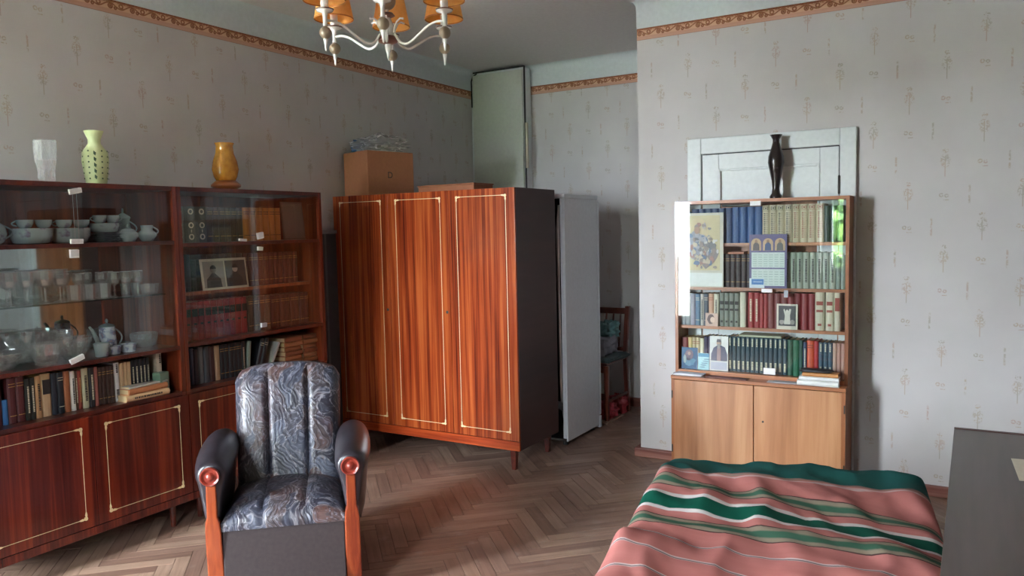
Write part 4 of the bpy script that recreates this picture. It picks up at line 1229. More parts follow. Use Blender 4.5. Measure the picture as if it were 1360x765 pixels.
one('red_bag', lump(.07, .05, .08, 12, .35, 32, 2.6, .4, .6), plain(150, 44, 50, .5, name='red_plastic'), 'upright dark red bag behind the right legs of the alcove chair', 'bag', (-2.46, 5.80, 0.0), smooth=60)
one('floor_tray', bx((-.20, -.16, 0), (.17, .16, .012)), plain(150, 116, 96, .6, name='tray_board'), 'flat board lying on the floor under the red bag', 'board', (-2.55, 5.56, 0.0), bevel=0.003)

# dark tall board between wall unit and wardrobe
gb = T('leaning_board', 'tall dark grey board standing in the gap between wall unit and wardrobe', 'board', (-3.878, 3.935, 0))
P('board_body', bx((0, 0, 0.0), (0.045, 0.135, 1.50)), plain(58, 62, 66, .6, name='dark_grey_board'), gb, bevel=0.006)
P('board_cap', bx((-0.002, -0.004, 1.5005), (0.05, 0.139, 1.525)), plain(128, 132, 136, .5, name='grey_cap'), gb, bevel=0.004)
P('edge_strip', bx((0.0455, 0.012, 0.0), (0.050, 0.030, 1.50)), plain(92, 96, 100, .5, name='grey_edge'), gb)

# on the wardrobe
cb = T('cardboard_box', 'brown cardboard box marked with a letter D on the wardrobe', 'box', (-3.600, 4.155, WH + 0.0005), R(-14))
P('box_body', bx((-0.29, 0, 0), (0, 0.40, 0.305)), M_cardboard, cb, bevel=0.003)
P('box_flap', bx((-0.288, 0.002, 0.3055), (-0.146, 0.398, 0.309)), M_cardboard, cb)
P('box_flap', bx((-0.144, 0.002, 0.3055), (-0.002, 0.398, 0.311)), M_cardboard, cb)
cu = bpy.data.curves.new('printed_letter', 'FONT'); cu.body = 'D'; cu.size = 0.062; cu.extrude = 0.0006; cu.align_x = 'CENTER'
tmp = bpy.data.objects.new('tmp', cu); COL.objects.link(tmp)
me = bpy.data.meshes.new_from_object(tmp.evaluated_get(bpy.context.evaluated_depsgraph_get()))
bpy.data.objects.remove(tmp); me.materials.clear(); me.materials.append(M_black)
o = bpy.data.objects.new('printed_letter', me); COL.objects.link(o); o.parent = cb; o.location = (0.0008, 0.19, 0.125); o.rotation_euler = (R(90), 0, R(90))
one('plastic_bag', lump(.16, .17, .060, 21, .4, 48, 2.2, .3, .7), M_plastic, 'clear plastic bag lying on the cardboard box', 'bag', (-3.66, 4.36, WH + 0.313), smooth=30)
one('blue_bundle', lump(.06, .06, .045, 23, .4, 32, 2.6, .2, .7), plain(70, 104, 140, .7, name='blue_stuff'), 'blue bundle inside the clear bag on the cardboard box', 'bundle', (-3.79, 4.30, WH + 0.318), smooth=60)
one('low_box', MB().box((-.24, -.11, 0), (.24, .11, .050)).box((-.245, -.115, .0505), (.245, .115, .060)), plain(150, 92, 62, .7, name='brown_card'), 'low flat brown box behind the cardboard box on the wardrobe', 'box', (-3.09, 4.47, WH + 0.0005), R(-3), bevel=0.003)

# ================================================================== VASES
def lathe_thing(name, prof, mat, label, cat, loc, n=32, smooth=60, flute=0, rz=0, group=None):
    return one(name, MB().lathe(prof, n, flute=flute, cap1=False), mat, label, cat, loc, rz, group, smooth=smooth)


def shell(prof, th):
    """outer profile plus an inner return so the vessel is hollow"""
    return prof + [(max(0.001, r - th), z) for r, z in reversed(prof[1:])] + [(0.001, prof[0][1] + th)]


lathe_thing('tall_vase', shell([(0.034, 0), (0.036, 0.012), (0.024, 0.03), (0.020, 0.06), (0.024, 0.10), (0.036, 0.16), (0.045, 0.205), (0.042, 0.24), (0.028, 0.285), (0.019, 0.32), (0.019, 0.335), (0.034, 0.362)], 0.003),
            plain(44, 34, 32, .25, 0.3, .3, name='dark_vase'), 'slender dark vase with flared lip on top of the bookcase', 'vase', (-0.982, 4.645, TZ + 0.0005))
T_ = T('amber_vase', 'amber glass vase on a round brown foot on the wall unit', 'vase', (-3.63, 2.988, UH + 0.0005))
m = Mat('amber_glass', 0.08, coat=0.5); m.color(m.ramp(m.noise(m.obj(), 30, 3), [(0.3, srgb(190, 122, 30)), (0.7, srgb(224, 160, 56))])); m.b.inputs['Transmission Weight'].default_value = 0.25
P('vase_body', MB().lathe(shell([(0.052, 0.052), (0.064, 0.075), (0.073, 0.115), (0.066, 0.160), (0.050, 0.205), (0.046, 0.245), (0.053, 0.262)], 0.003), 32, cap1=False), m.m, T_, smooth=60)
P('vase_foot', MB().lathe([(0.050, 0.0), (0.080, 0.018), (0.082, 0.028), (0.056, 0.0515)], 32), plain(140, 74, 30, .3, 0, .4, name='brown_foot'), T_, smooth=60)
T_ = T('green_vase', 'pale yellow-green ceramic vase with dark dots on the wall unit', 'vase', (-3.63, 2.232, UH + 0.0005))
P('vase_body', MB().lathe(shell([(0.042, 0.0), (0.046, 0.01), (0.054, 0.06), (0.059, 0.115), (0.057, 0.155), (0.040, 0.178), (0.028, 0.196), (0.028, 0.215), (0.044, 0.256)], 0.004), 32, cap1=False), plain(208, 218, 160, .3, 0, .4, name='pale_glaze'), T_, smooth=60)
mb = MB()
for a in (-62, -28, 30, 62, 100, 140, 180, 220):
    for k in range(6 if a != 0 else 0):
        z = 0.028 + k * 0.026
        rr_ = 0.0545 + 0.0045 * min(1, max(0, (z - 0.03) / 0.09)) + 0.0015
        Mx = Matrix.Rotation(R(a), 4, 'Z') @ Matrix.Translation((rr_ - 0.0015, 0, z)) @ Matrix.Rotation(R(90), 4, 'Y')
        mb.lathe([(0.0042, 0), (0.0036, 0.0012)], 8, M=Mx)
P('dots', mb, plain(66, 92, 62, .5, name='dot_green'), T_)['kind'] = 'stuff'
mb = MB()
for k in range(5):
    Mx = Matrix.Rotation(R(0), 4, 'Z') @ Matrix.Translation((0.0575, 0, 0.035 + k * 0.028)) @ Matrix.Rotation(R(90), 4, 'Y')
    mb.add([tuple(Mx @ Vector(p)) for p in ((-.012, -.005, 0), (-.002, .006, 0), (.012, .002, 0), (.004, -.006, 0), (-.012, -.005, .002), (-.002, .006, .002), (.012, .002, .002), (.004, -.006, .002))], [(3, 2, 1, 0), (4, 5, 6, 7), (0, 1, 5, 4), (1, 2, 6, 5), (2, 3, 7, 6), (3, 0, 4, 7)])
P('painted_sprig', mb, plain(66, 92, 62, .5, name='dot_green'), T_)['kind'] = 'stuff'
T_.rotation_euler = (0, 0, R(-32))
one('crystal_vase', MB().lathe([(0.034, 0), (0.036, 0.03), (0.032, 0.06), (0.044, 0.10), (0.047, 0.19), (0.044, 0.19), (0.040, 0.10), (0.026, 0.065), (0.001, 0.05)], 16, cap1=False, flute=-0.09), M_crystal,
    'cut crystal vase at the left on top of the wall unit', 'vase', (-3.62, 1.993, UH + 0.0005))
CRV = bpy.data.objects['crystal_vase']

# ================================================================== TEA THINGS ON THE UPPER SHELF
PORC = Mat('white_porcelain', 0.15, coat=0.4)
PORC.color(PORC.ramp(PORC.noise(PORC.obj(), 22, 4), [(0.58, srgb(168, 180, 178)), (0.66, srgb(140, 134, 150)), (0.74, srgb(120, 98, 110))]))
M_porc = PORC.m
ZS = 1.4825 + 0.0003
ZS = 1.482 + 0.0005


def handle(parent, x0, z0, x1, z1, out, r=0.004, mat=None, ang=0, name='handle'):
    pts = [(x0, 0, z0)]
    for k in range(1, 8):
        a = k / 8; pts.append((x0 + (x1 - x0) * a + out * math.sin(a * PI), 0, z0 + (z1 - z0) * a))
    pts.append((x1, 0, z1))
    P(name, MB().tube(pts, r, 8, M=Matrix.Rotation(ang, 4, 'Z')), mat or M_porc, parent, smooth=True)


def vessel(name, label, cat, loc, prof, th=0.003, rz=0, group=None, mat=None, n=28, flute=0, smooth=60):
    t = T(name, label, cat, loc, rz, group)
    P('bowl' if 'bowl' in name or 'tureen' in name else 'body', MB().lathe(shell(prof, th), n, cap1=False, flute=flute), mat or M_porc, t, smooth=smooth)
    return t


def lid(t, prof, knob, mat=None):
    P('lid', MB().lathe(prof, 24), mat or M_porc, t, smooth=60)
    P('knob', MB().lathe(knob, 14), mat or M_porc, t, smooth=60)


# teapot at the left edge
A90 = R(90)      # local +x -> world +y (to the right in the picture)
t = vessel('teapot', 'round white flowered teapot at the left end of the top shelf', 'teapot', (-3.65, 1.748, ZS), [(0.035, 0), (0.055, 0.012), (0.068, 0.045), (0.062, 0.08), (0.040, 0.100)], rz=A90)
lid(t, [(0.042, 0.1005), (0.03, 0.112), (0.008, 0.12)], [(0.005, 0.12), (0.010, 0.128), (0.008, 0.136), (0.001, 0.14)])
P('spout', MB().tube([(-0.060, 0, 0.035), (-0.085, 0, 0.06), (-0.10, 0, 0.10)], [0.014, 0.010, 0.007]), M_porc, t, smooth=True)
handle(t, 0.062, 0.025, 0.058, 0.085, 0.038)
def soup_stack(y, lab_plate, lab_bowl, lab_cup, dx=0.0):
    t = vessel('tureen', lab_bowl, 'bowl', (-3.66 + dx, y, ZS), [(0.05, 0), (0.075, 0.006), (0.086, 0.035), (0.088, 0.070)], rz=A90)
    for i, (ox, s_) in enumerate(((-0.036, -1), (0.046, 1))):
        # cups lying on the pile with handles outwards
        c = T('cup', '%s %s' % ('left-hand' if i == 0 else 'right-hand', lab_cup), 'cup', (-3.64 + dx, y + ox, ZS + 0.0705), A90 + (0.5 if i else -0.5))
        P('body', MB().lathe(shell([(0.016, 0), (0.026, 0.006), (0.034, 0.022), (0.036, 0.038)], 0.0025), 24, cap1=False), M_porc, c, smooth=60)
        pts = [(s_ * 0.034, 0, 0.032)] + [(s_ * (0.034 + 0.016 * math.sin(k * PI / 6)), 0, 0.032 - 0.022 * k / 6) for k in range(1, 6)] + [(s_ * 0.030, 0, 0.010)]
        P('handle', MB().tube(pts, 0.003, 8), M_porc, c, smooth=True)
soup_stack(1.930, '', 'white porcelain bowl beside the flowered teapot on the top shelf', 'white cup standing on the leftmost porcelain bowl')
soup_stack(2.105, '', 'white porcelain bowl behind the paper wedges on the top shelf', 'white cup standing on the middle porcelain bowl')
for k in range(7):
    o = one('plate', MB().lathe([(0.045, 0), (0.050, 0.002), (0.082, 0.0075), (0.0825, 0.0085), (0.050, 0.0035), (0.001, 0.0030)], 32, cap1=False), M_porc, 'white plate, %s from the bottom of the plate stack' % ordn(k), 'plate', (-3.66, 2.290, ZS + k * 0.0062), 0, 'stacked white plates', smooth=50) if k == 0 else None
    if k == 0: pl0 = o
    else:
        q = pl0.copy(); COL.objects.link(q); q.location = (-3.66 + rnd.uniform(-.003, .003), 2.290 + rnd.uniform(-.003, .003), ZS + k * 0.0062); q['label'] = 'white plate, %s from the bottom of the plate stack' % ordn(k)
t = vessel('tureen', 'white porcelain bowl standing on the stack of plates', 'bowl', (-3.66, 2.275, ZS + 0.0470), [(0.04, 0), (0.058, 0.005), (0.067, 0.028), (0.068, 0.045)], rz=A90)
for i, ox in enumerate((-0.03, 0.036)):
    c = T('cup', ('left-hand', 'right-hand')[i] + ' white cup on the bowl above the plates', 'cup', (-3.645, 2.275 + ox, ZS + 0.0925), A90)
    P('body', MB().lathe(shell([(0.016, 0), (0.024, 0.005), (0.031, 0.022), (0.033, 0.038)], 0.0025), 24, cap1=False), M_porc, c, smooth=60)
    s_ = -1 if i == 0 else 1
    P('handle', MB().tube([(s_ * 0.031, 0, 0.032)] + [(s_ * (0.031 + 0.016 * math.sin(k * PI / 6)), 0, 0.032 - 0.022 * k / 6) for k in range(1, 6)] + [(s_ * 0.027, 0, 0.010)], 0.003, 8), M_porc, c, smooth=True)
t = vessel('coffee_pot', 'tall white coffee pot with finial lid behind the sugar bowl', 'pot', (-3.73, 2.420, ZS), [(0.030, 0), (0.036, 0.01), (0.040, 0.05), (0.030, 0.095), (0.034, 0.118)], rz=A90)
lid(t, [(0.038, 0.1185), (0.034, 0.128), (0.012, 0.142), (0.006, 0.146)], [(0.004, 0.146), (0.006, 0.154), (0.005, 0.166), (0.001, 0.17)])
handle(t, 0.036, 0.030, 0.031, 0.105, 0.040)
t = vessel('sugar_bowl', 'squat white lidded sugar bowl in front of the coffee pot', 'bowl', (-3.61, 2.365, ZS), [(0.030, 0), (0.034, 0.006), (0.050, 0.028), (0.048, 0.040), (0.036, 0.052)], rz=A90)
lid(t, [(0.038, 0.0525), (0.03, 0.060), (0.008, 0.068)], [(0.004, 0.068), (0.008, 0.076), (0.006, 0.084), (0.001, 0.088)])
handle(t, -0.046, 0.020, -0.044, 0.042, -0.022, 0.0035)
t = vessel('creamer', 'small white cream jug at the right end of the top shelf', 'jug', (-3.60, 2.462, ZS), [(0.026, 0), (0.030, 0.006), (0.047, 0.028), (0.044, 0.042), (0.028, 0.056), (0.030, 0.080)], rz=A90)
handle(t, 0.040, 0.030, 0.029, 0.074, 0.028, 0.004)

# ================================================================== GLASSWARE
M_rim = glassmat('glass_rim', (0.95, 0.97, 0.97), 0.25, 0.05, white_mix=0.4)
_gm = {}
def gmesh(kind):
    if kind in _gm: return _gm[kind]
    if kind == 'goblet_bowl': me = MB().lathe([(0.006, 0.070), (0.024, 0.082), (0.036, 0.110), (0.037, 0.152), (0.0345, 0.152), (0.033, 0.112), (0.020, 0.088), (0.001, 0.084)], 14, cap1=False, flute=-.07).mesh('bowl', [M_crystal])
    elif kind == 'goblet_stem': me = MB().lathe([(0.032, 0), (0.030, 0.003), (0.008, 0.008), (0.0045, 0.02), (0.0045, 0.06), (0.006, 0.0698)], 12).mesh('stem', [M_crystal])
    elif kind == 'wine_bowl': me = MB().lathe([(0.005, 0.060), (0.020, 0.070), (0.028, 0.092), (0.026, 0.125), (0.024, 0.125), (0.025, 0.094), (0.016, 0.075), (0.001, 0.071)], 12, cap1=False, flute=-.10).mesh('bowl', [M_crystal])
    elif kind == 'wine_stem': me = MB().lathe([(0.028, 0), (0.026, 0.003), (0.007, 0.008), (0.004, 0.02), (0.0055, 0.035), (0.004, 0.05), (0.005, 0.0598)], 12).mesh('stem', [M_crystal])
    elif kind == 'tumbler': me = MB().lathe([(0.027, 0), (0.030, 0.004), (0.033, 0.075), (0.0305, 0.075), (0.028, 0.010), (0.001, 0.009)], 12, cap1=False, flute=-.06).mesh('tumbler', [M_crystal])
    elif kind == 'shot': me = MB().lathe([(0.018, 0), (0.020, 0.004), (0.024, 0.060), (0.022, 0.060), (0.018, 0.010), (0.001, 0.009)], 12, cap1=False, flute=-.06).mesh('tumbler', [M_crystal])
    elif kind.endswith('_rim'):
        r_, z_ = (.0355, .152) if 'goblet' in kind else (.025, .125)
        me = MB().tube([(r_ * math.cos(2 * PI * q / 16), r_ * math.sin(2 * PI * q / 16), z_) for q in range(17)], .0013, 5).mesh('rim', [M_rim])
    _gm[kind] = me; return me


ZG = 1.2105
def gl(kind, x, y, label, group):
    if kind in ('goblet', 'wine'):
        t = T('goblet' if kind == 'goblet' else 'wine_glass', label, 'glass', (x, y, ZG), 0, group)
        for p in ('bowl', 'stem', 'rim'):
            o = bpy.data.objects.new(p, gmesh(kind + '_' + p)); COL.objects.link(o); o.parent = t
    else:
        o = bpy.data.objects.new('tumbler', gmesh(kind)); COL.objects.link(o); o.location = (x, y, ZG); tagit(o, label, 'glass', group)
for k in range(6):
    gl('goblet', -3.635 - 0.012 * (k % 2), 1.66 + k * 0.075, 'crystal goblet, %s from the left in the front row on the glass shelf' % ordn(k), 'crystal goblets on the glass shelf')
for k in range(5):
    gl('goblet', -3.735, 1.69 + k * 0.077, 'crystal goblet, %s from the left in the back row on the glass shelf' % ordn(k), 'crystal goblets on the glass shelf')
for k in range(3):
    gl('tumbler', -3.62 if k else -3.62, 2.085 - (k * 0.0) + k * 0.072 - 0.0, 'cut glass tumbler, %s from the left on the glass shelf' % ordn(k), 'cut glass tumblers on the glass shelf')
for k in range(5):
    gl('wine', -3.70 if k % 2 else -3.735, 2.10 + k * 0.056, 'cut wine glass, %s from the left of the short stemmed ones' % ordn(k), 'short wine glasses on the glass shelf')
for k in range(3):
    gl('wine', -3.63, 2.290 + k * 0.062, 'short wine glass, %s from the left in front of the small tumblers' % ordn(k), 'short wine glasses on the glass shelf')
for k in range(4):
    gl('shot', -3.72, 2.395 + (k % 2) * 0.052 if k < 2 else 2.395 + (k - 2) * 0.052, '', '') if False else None
gl('shot', -3.72, 2.405, 'small tumbler behind the right-hand short wine glasses', 'small tumblers on the glass shelf')
gl('shot', -3.72, 2.462, 'small tumbler behind the shallow glass dish', 'small tumblers on the glass shelf')
one('glass_dish', MB().lathe([(0.030, 0), (0.040, 0.004), (0.050, 0.055), (0.047, 0.055), (0.037, 0.009), (0.001, 0.008)], 20, cap1=False, flute=-.05), M_crystal, 'shallow ribbed glass dish at the right end of the glass shelf', 'dish', (-3.635, 2.482, ZG))
ZL = 0.9405
def cut_lines(prof, turns, n, r, parent, mat):
    """crossing raised cuts that spiral up the outside of a crystal vessel, plus its rim"""
    def at_(f):
        z = prof[0][1] + (prof[-1][1] - prof[0][1]) * f
        for (ra, za), (rb, zb) in zip(prof, prof[1:]):
            if za <= z <= zb: return ra + (rb - ra) * (z - za) / max(1e-6, zb - za), z
        return prof[-1][0], z
    mb = MB()
    for sg in (-1, 1):
        for k in range(n):
            pts = []
            for q in range(7):
                f = 0.12 + 0.84 * q / 6; rr_, z = at_(f); a = 2 * PI * k / n + sg * turns * f * 2 * PI
                pts.append((rr_ * math.cos(a), rr_ * math.sin(a), z))
            mb.tube(pts, r, 4)
    rr_, z = at_(1.0)
    mb.tube([((rr_ - .002) * math.cos(2 * PI * q / 24), (rr_ - .002) * math.sin(2 * PI * q / 24), z) for q in range(25)], r * 1.4, 5)
    o = P('cut_pattern', mb, mat, parent); o['kind'] = 'stuff'
M_cut = glassmat('crystal_cuts', (0.95, 0.97, 0.97), 0.2, 0.05, white_mix=0.2)
def bowl(name, label, x, y, prof, n=24, flute=-.08, cat='bowl', tilt=None):
    b_ = bowl_(name, label, x, y, prof, n, flute, cat, tilt)
    cut_lines(prof, 0.14, 15, 0.0010, b_, M_cut); return b_
def bowl_(name, label, x, y, prof, n, flute, cat, tilt):
    return one(name, MB().lathe(shell(prof, 0.004), n, cap1=False, flute=flute), M_crystal, label, cat, (x, y, ZL), tilt or 0, 'crystal bowls on the lower display shelf')
cut_lines([(0.036, 0.0), (0.036, 0.03), (0.032, 0.06), (0.044, 0.10), (0.047, 0.19)], 0.2, 12, 0.0011, CRV, M_cut)
bowl('crystal_bowl', 'wide oval crystal bowl cut off by the left picture edge', -3.62, 1.750, [(0.045, 0), (0.05, 0.012), (0.085, 0.05), (0.105, 0.075)])
bowl('crystal_bowl', 'footed clear glass bowl in front of the other crystal bowls', -3.60, 1.925, [(0.045, 0), (0.040, 0.014), (0.062, 0.045), (0.064, 0.095)], flute=-.03)
bowl('crystal_bowl', 'large scalloped crystal bowl behind the footed glass bowl', -3.76, 1.90, [(0.05, 0), (0.055, 0.014), (0.085, 0.07), (0.098, 0.13)])
bowl('crystal_bowl', 'cut crystal bowl with diagonal ribs left of the coffee set', -3.63, 2.070, [(0.042, 0), (0.046, 0.012), (0.068, 0.055), (0.083, 0.100)], flute=-.12)
bowl('crystal_bowl', 'deep crystal bowl behind the diagonally ribbed bowl', -3.795, 2.085, [(0.042, 0), (0.046, 0.012), (0.065, 0.06), (0.074, 0.120)])
bowl('crystal_bowl', 'round frosted crystal bowl at the right of the coffee set', -3.66, 2.452, [(0.042, 0), (0.052, 0.010), (0.064, 0.045), (0.066, 0.072)], flute=-.05)
PORC2 = Mat('patterned_porcelain', 0.15, coat=0.4)
PORC2.color(PORC2.ramp(PORC2.noise(PORC2.obj(), 34, 3), [(0.5, srgb(200, 206, 214)), (0.6, srgb(140, 146, 176)), (0.7, srgb(176, 150, 150))]))
t = vessel('coffee_pot', 'patterned straight-sided coffee pot in the mirrored compartment', 'pot', (-3.66, 2.258, ZL), [(0.040, 0), (0.043, 0.004), (0.040, 0.06), (0.036, 0.128)], rz=A90, mat=PORC2.m)
lid(t, [(0.038, 0.1285), (0.030, 0.138), (0.006, 0.146)], [(0.004, 0.146), (0.008, 0.154), (0.006, 0.164), (0.001, 0.168)], plain(120, 138, 138, .2, 0, .3, name='grey_lid'))
P('spout', MB().tube([(-0.038, 0, 0.035), (-0.055, 0, 0.070), (-0.075, 0, 0.118), (-0.088, 0, 0.136)], [0.016, 0.012, 0.008, 0.006]), M_porc, t, smooth=True)
handle(t, 0.042, 0.020, 0.036, 0.118, 0.036, 0.004)
for i, (y, lab) in enumerate(((2.235, 'low white cup at the foot of the patterned coffee pot'), (2.315, 'low white patterned sugar dish in front of the coffee pot'))):
    t = vessel('small_bowl', lab, 'cup', (-3.585, y, ZL), [(0.030, 0), (0.034, 0.004), (0.039, 0.040)], rz=A90, mat=PORC2.m)
t = vessel('cup', 'white porcelain cup between ribbed crystal bowl and coffee pot', 'cup', (-3.60, 2.140 + .03, ZL), [(0.026, 0), (0.030, 0.004), (0.031, 0.030), (0.036, 0.066)], rz=A90)
t.location.y = 2.163; t.location.x = -3.560
handle(t, 0.030, 0.016, 0.034, 0.056, 0.022, 0.003)

# ================================================================== PAPER WEDGES IN THE SLIDING PANES
def wedge(y, z, ln, h, label, rot=0, x=UF - 0.004):
    t = T('paper_wedge', label, 'paper', (x, y, z), (rot, 0, 0), 'folded paper wedges holding the sliding panes')
    P('folded_paper', MB().loft([[(0, -ln / 2, -h / 2), (0.010, -ln / 2, -h / 2), (0.012, -ln / 2, h / 2), (0, -ln / 2, h / 2)], [(0, 0, -h / 2 + .001), (0.012, 0, -h / 2), (0.010, 0, h / 2), (0, 0, h / 2)], [(0, ln / 2, -h / 2), (0.009, ln / 2, -h / 2), (0.012, ln / 2, h / 2 - .002), (0, ln / 2, h / 2)]]), M_paper, t)
    P('fold_flap', bx((0.0122, -ln * .45, -h * .3), (0.014, ln * .4, h * .42)), plain(216, 212, 212, .8, name='paper_flap'), t, rot=(R(4), 0, 0))
wedge(2.052, 1.718, .058, .024, 'tilted folded paper wedge at the top of the display panes', R(12))
wedge(2.045, 1.490, .058, .022, 'pale folded paper wedge at the shelf below the tea things', 0)
wedge(2.030, 1.435, .040, .038, 'crumpled red-printed paper wedge hanging under the tea shelf', 0)
wedge(2.012, 0.955, .066, .024, 'long folded paper wedge on the lower display shelf', R(18))
wedge(3.105, 1.498, .045, .036, 'crumpled white paper wedge at the double-door top shelf', R(10))
wedge(2.980, 1.476, .050, .014, 'flat white paper wedge left of the crumpled one', R(-4))
wedge(3.100, 1.424, .036, .022, 'small white paper wedge below the uppermost book shelf', R(-4))
wedge(3.102, 0.985, .040, .024, 'small blank paper wedge above the open niche of leaning books', 0)
t = T('thread_pair', 'two thin threads hanging between the upper paper wedges', 'thread', (UF - 0.001, 2.048, 1.502))
for s_ in (-1, 1): P('thread', bx((0, s_ * .009, 0), (.0015, s_ * .009 + .0015, .203)), plain(170, 160, 156, .7, name='thread'), t)

# double photo on the shelf
def flat_person(mb_dark, x0, z0, w_, h_):
    """head and shoulders silhouette as a thin plate in x,z at y=0"""
    cx = x0 + w_ / 2
    n = 16
    head = [(cx + w_ * .17 * math.cos(2 * PI * i / n), z0 + h_ * .70 + h_ * .14 * math.sin(2 * PI * i / n)) for i in range(n)]
    body = [(x0 + w_ * .04, z0), (x0 + w_ * .08, z0 + h_ * .34), (x0 + w_ * .30, z0 + h_ * .48), (cx - w_ * .07, z0 + h_ * .58), (cx + w_ * .07, z0 + h_ * .58), (x0 + w_ * .70, z0 + h_ * .48), (x0 + w_ * .92, z0 + h_ * .34), (x0 + w_ * .96, z0)]
    return head, body
def plate(poly, y0, y1): return MB().prism(poly, y0, y1)
LEAN = (R(-8), 0, B90)
t = T('double_photo', 'cream double frame with two old black and white portraits', 'photo', (-3.60, 2.935, 1.2050), (0, 0, B90 + R(-6)))
t.rotation_euler = (R(-7), 0, B90)
Wp, Hp = .31, .172
P('frame_backing', bx((-Wp / 2, 0, 0), (Wp / 2, .006, Hp)), plain(206, 196, 170, .6, name='cream_card'), t)
for i in range(2):
    x0 = -Wp / 2 + .012 + i * .148; wp = .138
    P('print', bx((x0, -.0012, .012), (x0 + wp, 0, Hp - .014)), plain(*((150, 142, 130) if i == 0 else (70, 62, 58)), .5, name='old_print'), t)
    hd, bd_ = flat_person(None, x0 + .01, .012, wp - .03, Hp - .03)
    P('portrait_body', plate(bd_, -.0024, -.0013), plain(64, 56, 52, .5, name='dark_coat') if i == 0 else plain(48, 42, 42, .5, name='darker_coat'), t)
    P('portrait_head', plate(hd, -.0034, -.0025), plain(120, 108, 98, .5, name='grey_face') if i == 0 else plain(186, 176, 162, .5, name='pale_face'), t)
    nn_ = 12; cx = x0 + .01 + (wp - .03) / 2; hz = .012 + (Hp - .03) * .70
    hair = [(cx + (wp - .03) * .18 * math.cos(PI * k / nn_), hz + .004 + (Hp - .03) * .15 * math.sin(PI * k / nn_)) for k in range(nn_ + 1)]
    P('portrait_hair', plate(hair, -.0046, -.0035), plain(40, 36, 34, .6, name='hair_dark'), t)
t = T('framed_picture', 'faded grey picture in a cloth frame at the right of the uppermost shelf', 'picture', (-3.60, 3.463, 1.4690), (R(-6), 0, B90))
P('picture_board', bx((-.088, 0, 0), (.088, .008, .232)), plain(112, 100, 88, .8, name='grey_canvas'), t)
P('picture_face', bx((-.080, -.001, .010), (.080, 0, .222)), plain(128, 116, 104, .8, name='faded_canvas'), t)

# ================================================================== CARDS IN THE LIGHT BOOKCASE
YC = 4.5690
def card(name, label, cat, x0, x1, z0, h, base, group=None, y=YC, lean=-0.3, th=0.003):
    t = T(name, label, cat, ((x0 + x1) / 2, y, z0), (R(lean), 0, 0), group)
    P('card_base', bx((-(x1 - x0) / 2, 0, 0), ((x1 - x0) / 2, th, h)), plain(*base, .45, name='card'), t)
    return t
def patch(t, name, pts, c, lay=1):
    P(name, plate(pts, -.0009 * lay, -.0009 * (lay - 1) - .0001), plain(*c, .45, name='print_ink'), t)
def blob(cx, cz, rx, rz_, n=14, k=0, seed=0):
    return [(cx + rx * (1 + k * noise.noise(Vector((math.cos(2 * PI * i / n) * 1.5, math.sin(2 * PI * i / n) * 1.5, seed)))) * math.cos(2 * PI * i / n), cz + rz_ * (1 + k * noise.noise(Vector((math.cos(2 * PI * i / n) * 1.5, math.sin(2 * PI * i / n) * 1.5, seed + 5)))) * math.sin(2 * PI * i / n)) for i in range(n)]
def rect(x0, x1, z0, z1): return [(x0, z0), (x1, z0), (x1, z1), (x0, z1)]

t = card('icon_calendar', 'large wall calendar print of haloed figures above a pale strip', 'calendar', -1.512, -1.264, 1.1345, .440, (196, 190, 172))
P('pale_strip', bx((-.122, -.0008, .006), (.118, -.0001, .085)), plain(218, 220, 214, .5, name='pale_pad'), t)
patch(t, 'picture_ground', rect(-.112, .104, .10, .425), (196, 180, 136))
rg = random.Random(12)
patch(t, 'halo', blob(-.03, .330, .068, .080, 20, .1, 1), (204, 184, 140), 2)
patch(t, 'robe', blob(-.035, .250, .058, .080, 18, .5, 3), (150, 150, 160), 3)
patch(t, 'robe', blob(.03, .20, .062, .070, 18, .6, 5), (132, 120, 118), 3)
for li, c_ in enumerate(((206, 200, 196), (112, 104, 108), (158, 112, 102), (176, 168, 176), (94, 112, 142), (196, 178, 150), (140, 124, 116))):
    mbp = MB()
    for q in range(13):
        cx_, cz_ = rg.gauss(-.005, .042), rg.gauss(.225, .062)
        cx_ = max(-.095, min(.09, cx_)); cz_ = max(.118, min(.40, cz_))
        mbp.prism(blob(cx_, cz_, rg.uniform(.006, .018), rg.uniform(.006, .02), 9, .7, q + li * 3), -.0009 * (4 + li) , -.0009 * (3 + li) - .0001)
    P('print_ink', mbp, plain(*c_, .45, name='print_ink'), t)['kind'] = 'stuff'
patch(t, 'face', blob(-.03, .338, .018, .022, 14, .1, 2), (170, 132, 108), 11)
t = card('triptych_calendar', 'violet-framed calendar with three arched figures above date columns', 'calendar', -1.113, -0.905, 1.1345, .308, (92, 80, 124))
for i in range(3):
    cx = -.066 + i * .066
    arch = [(cx - .028, .215), (cx + .028, .215), (cx + .028, .26)] + [(cx + .028 * math.cos(PI * k / 8), .26 + .026 * math.sin(PI * k / 8)) for k in range(1, 8)] + [(cx - .028, .26)]
    patch(t, 'arch', arch, (196, 160, 124))
    patch(t, 'saint', [(cx - .018, .216), (cx + .018, .216), (cx + .016, .25), (cx + .006, .262), (cx - .006, .262), (cx - .016, .25)], ((74, 62, 60), (54, 70, 116), (92, 86, 82))[i], 2)
    patch(t, 'saint_head', blob(cx, .268, .008, .010, 12), (150, 110, 84), 2)
for (za, zb) in ((.118, .205), (.014, .110)):
    patch(t, 'date_field', rect(-.092, .092, za, zb), (200, 210, 204))
    for k in range(6):
        mbd = MB()
        for r_ in range(6): mbd.prism(rect(-.084 + k * .03, -.062 + k * .03, za + .008 + r_ * (zb - za - .012) / 6, za + .008 + r_ * (zb - za - .012) / 6 + .004), -.0018, -.001)
        P('date_column', mbd, plain(160, 176, 170, .5, name='date_ink'), t)['kind'] = 'stuff'
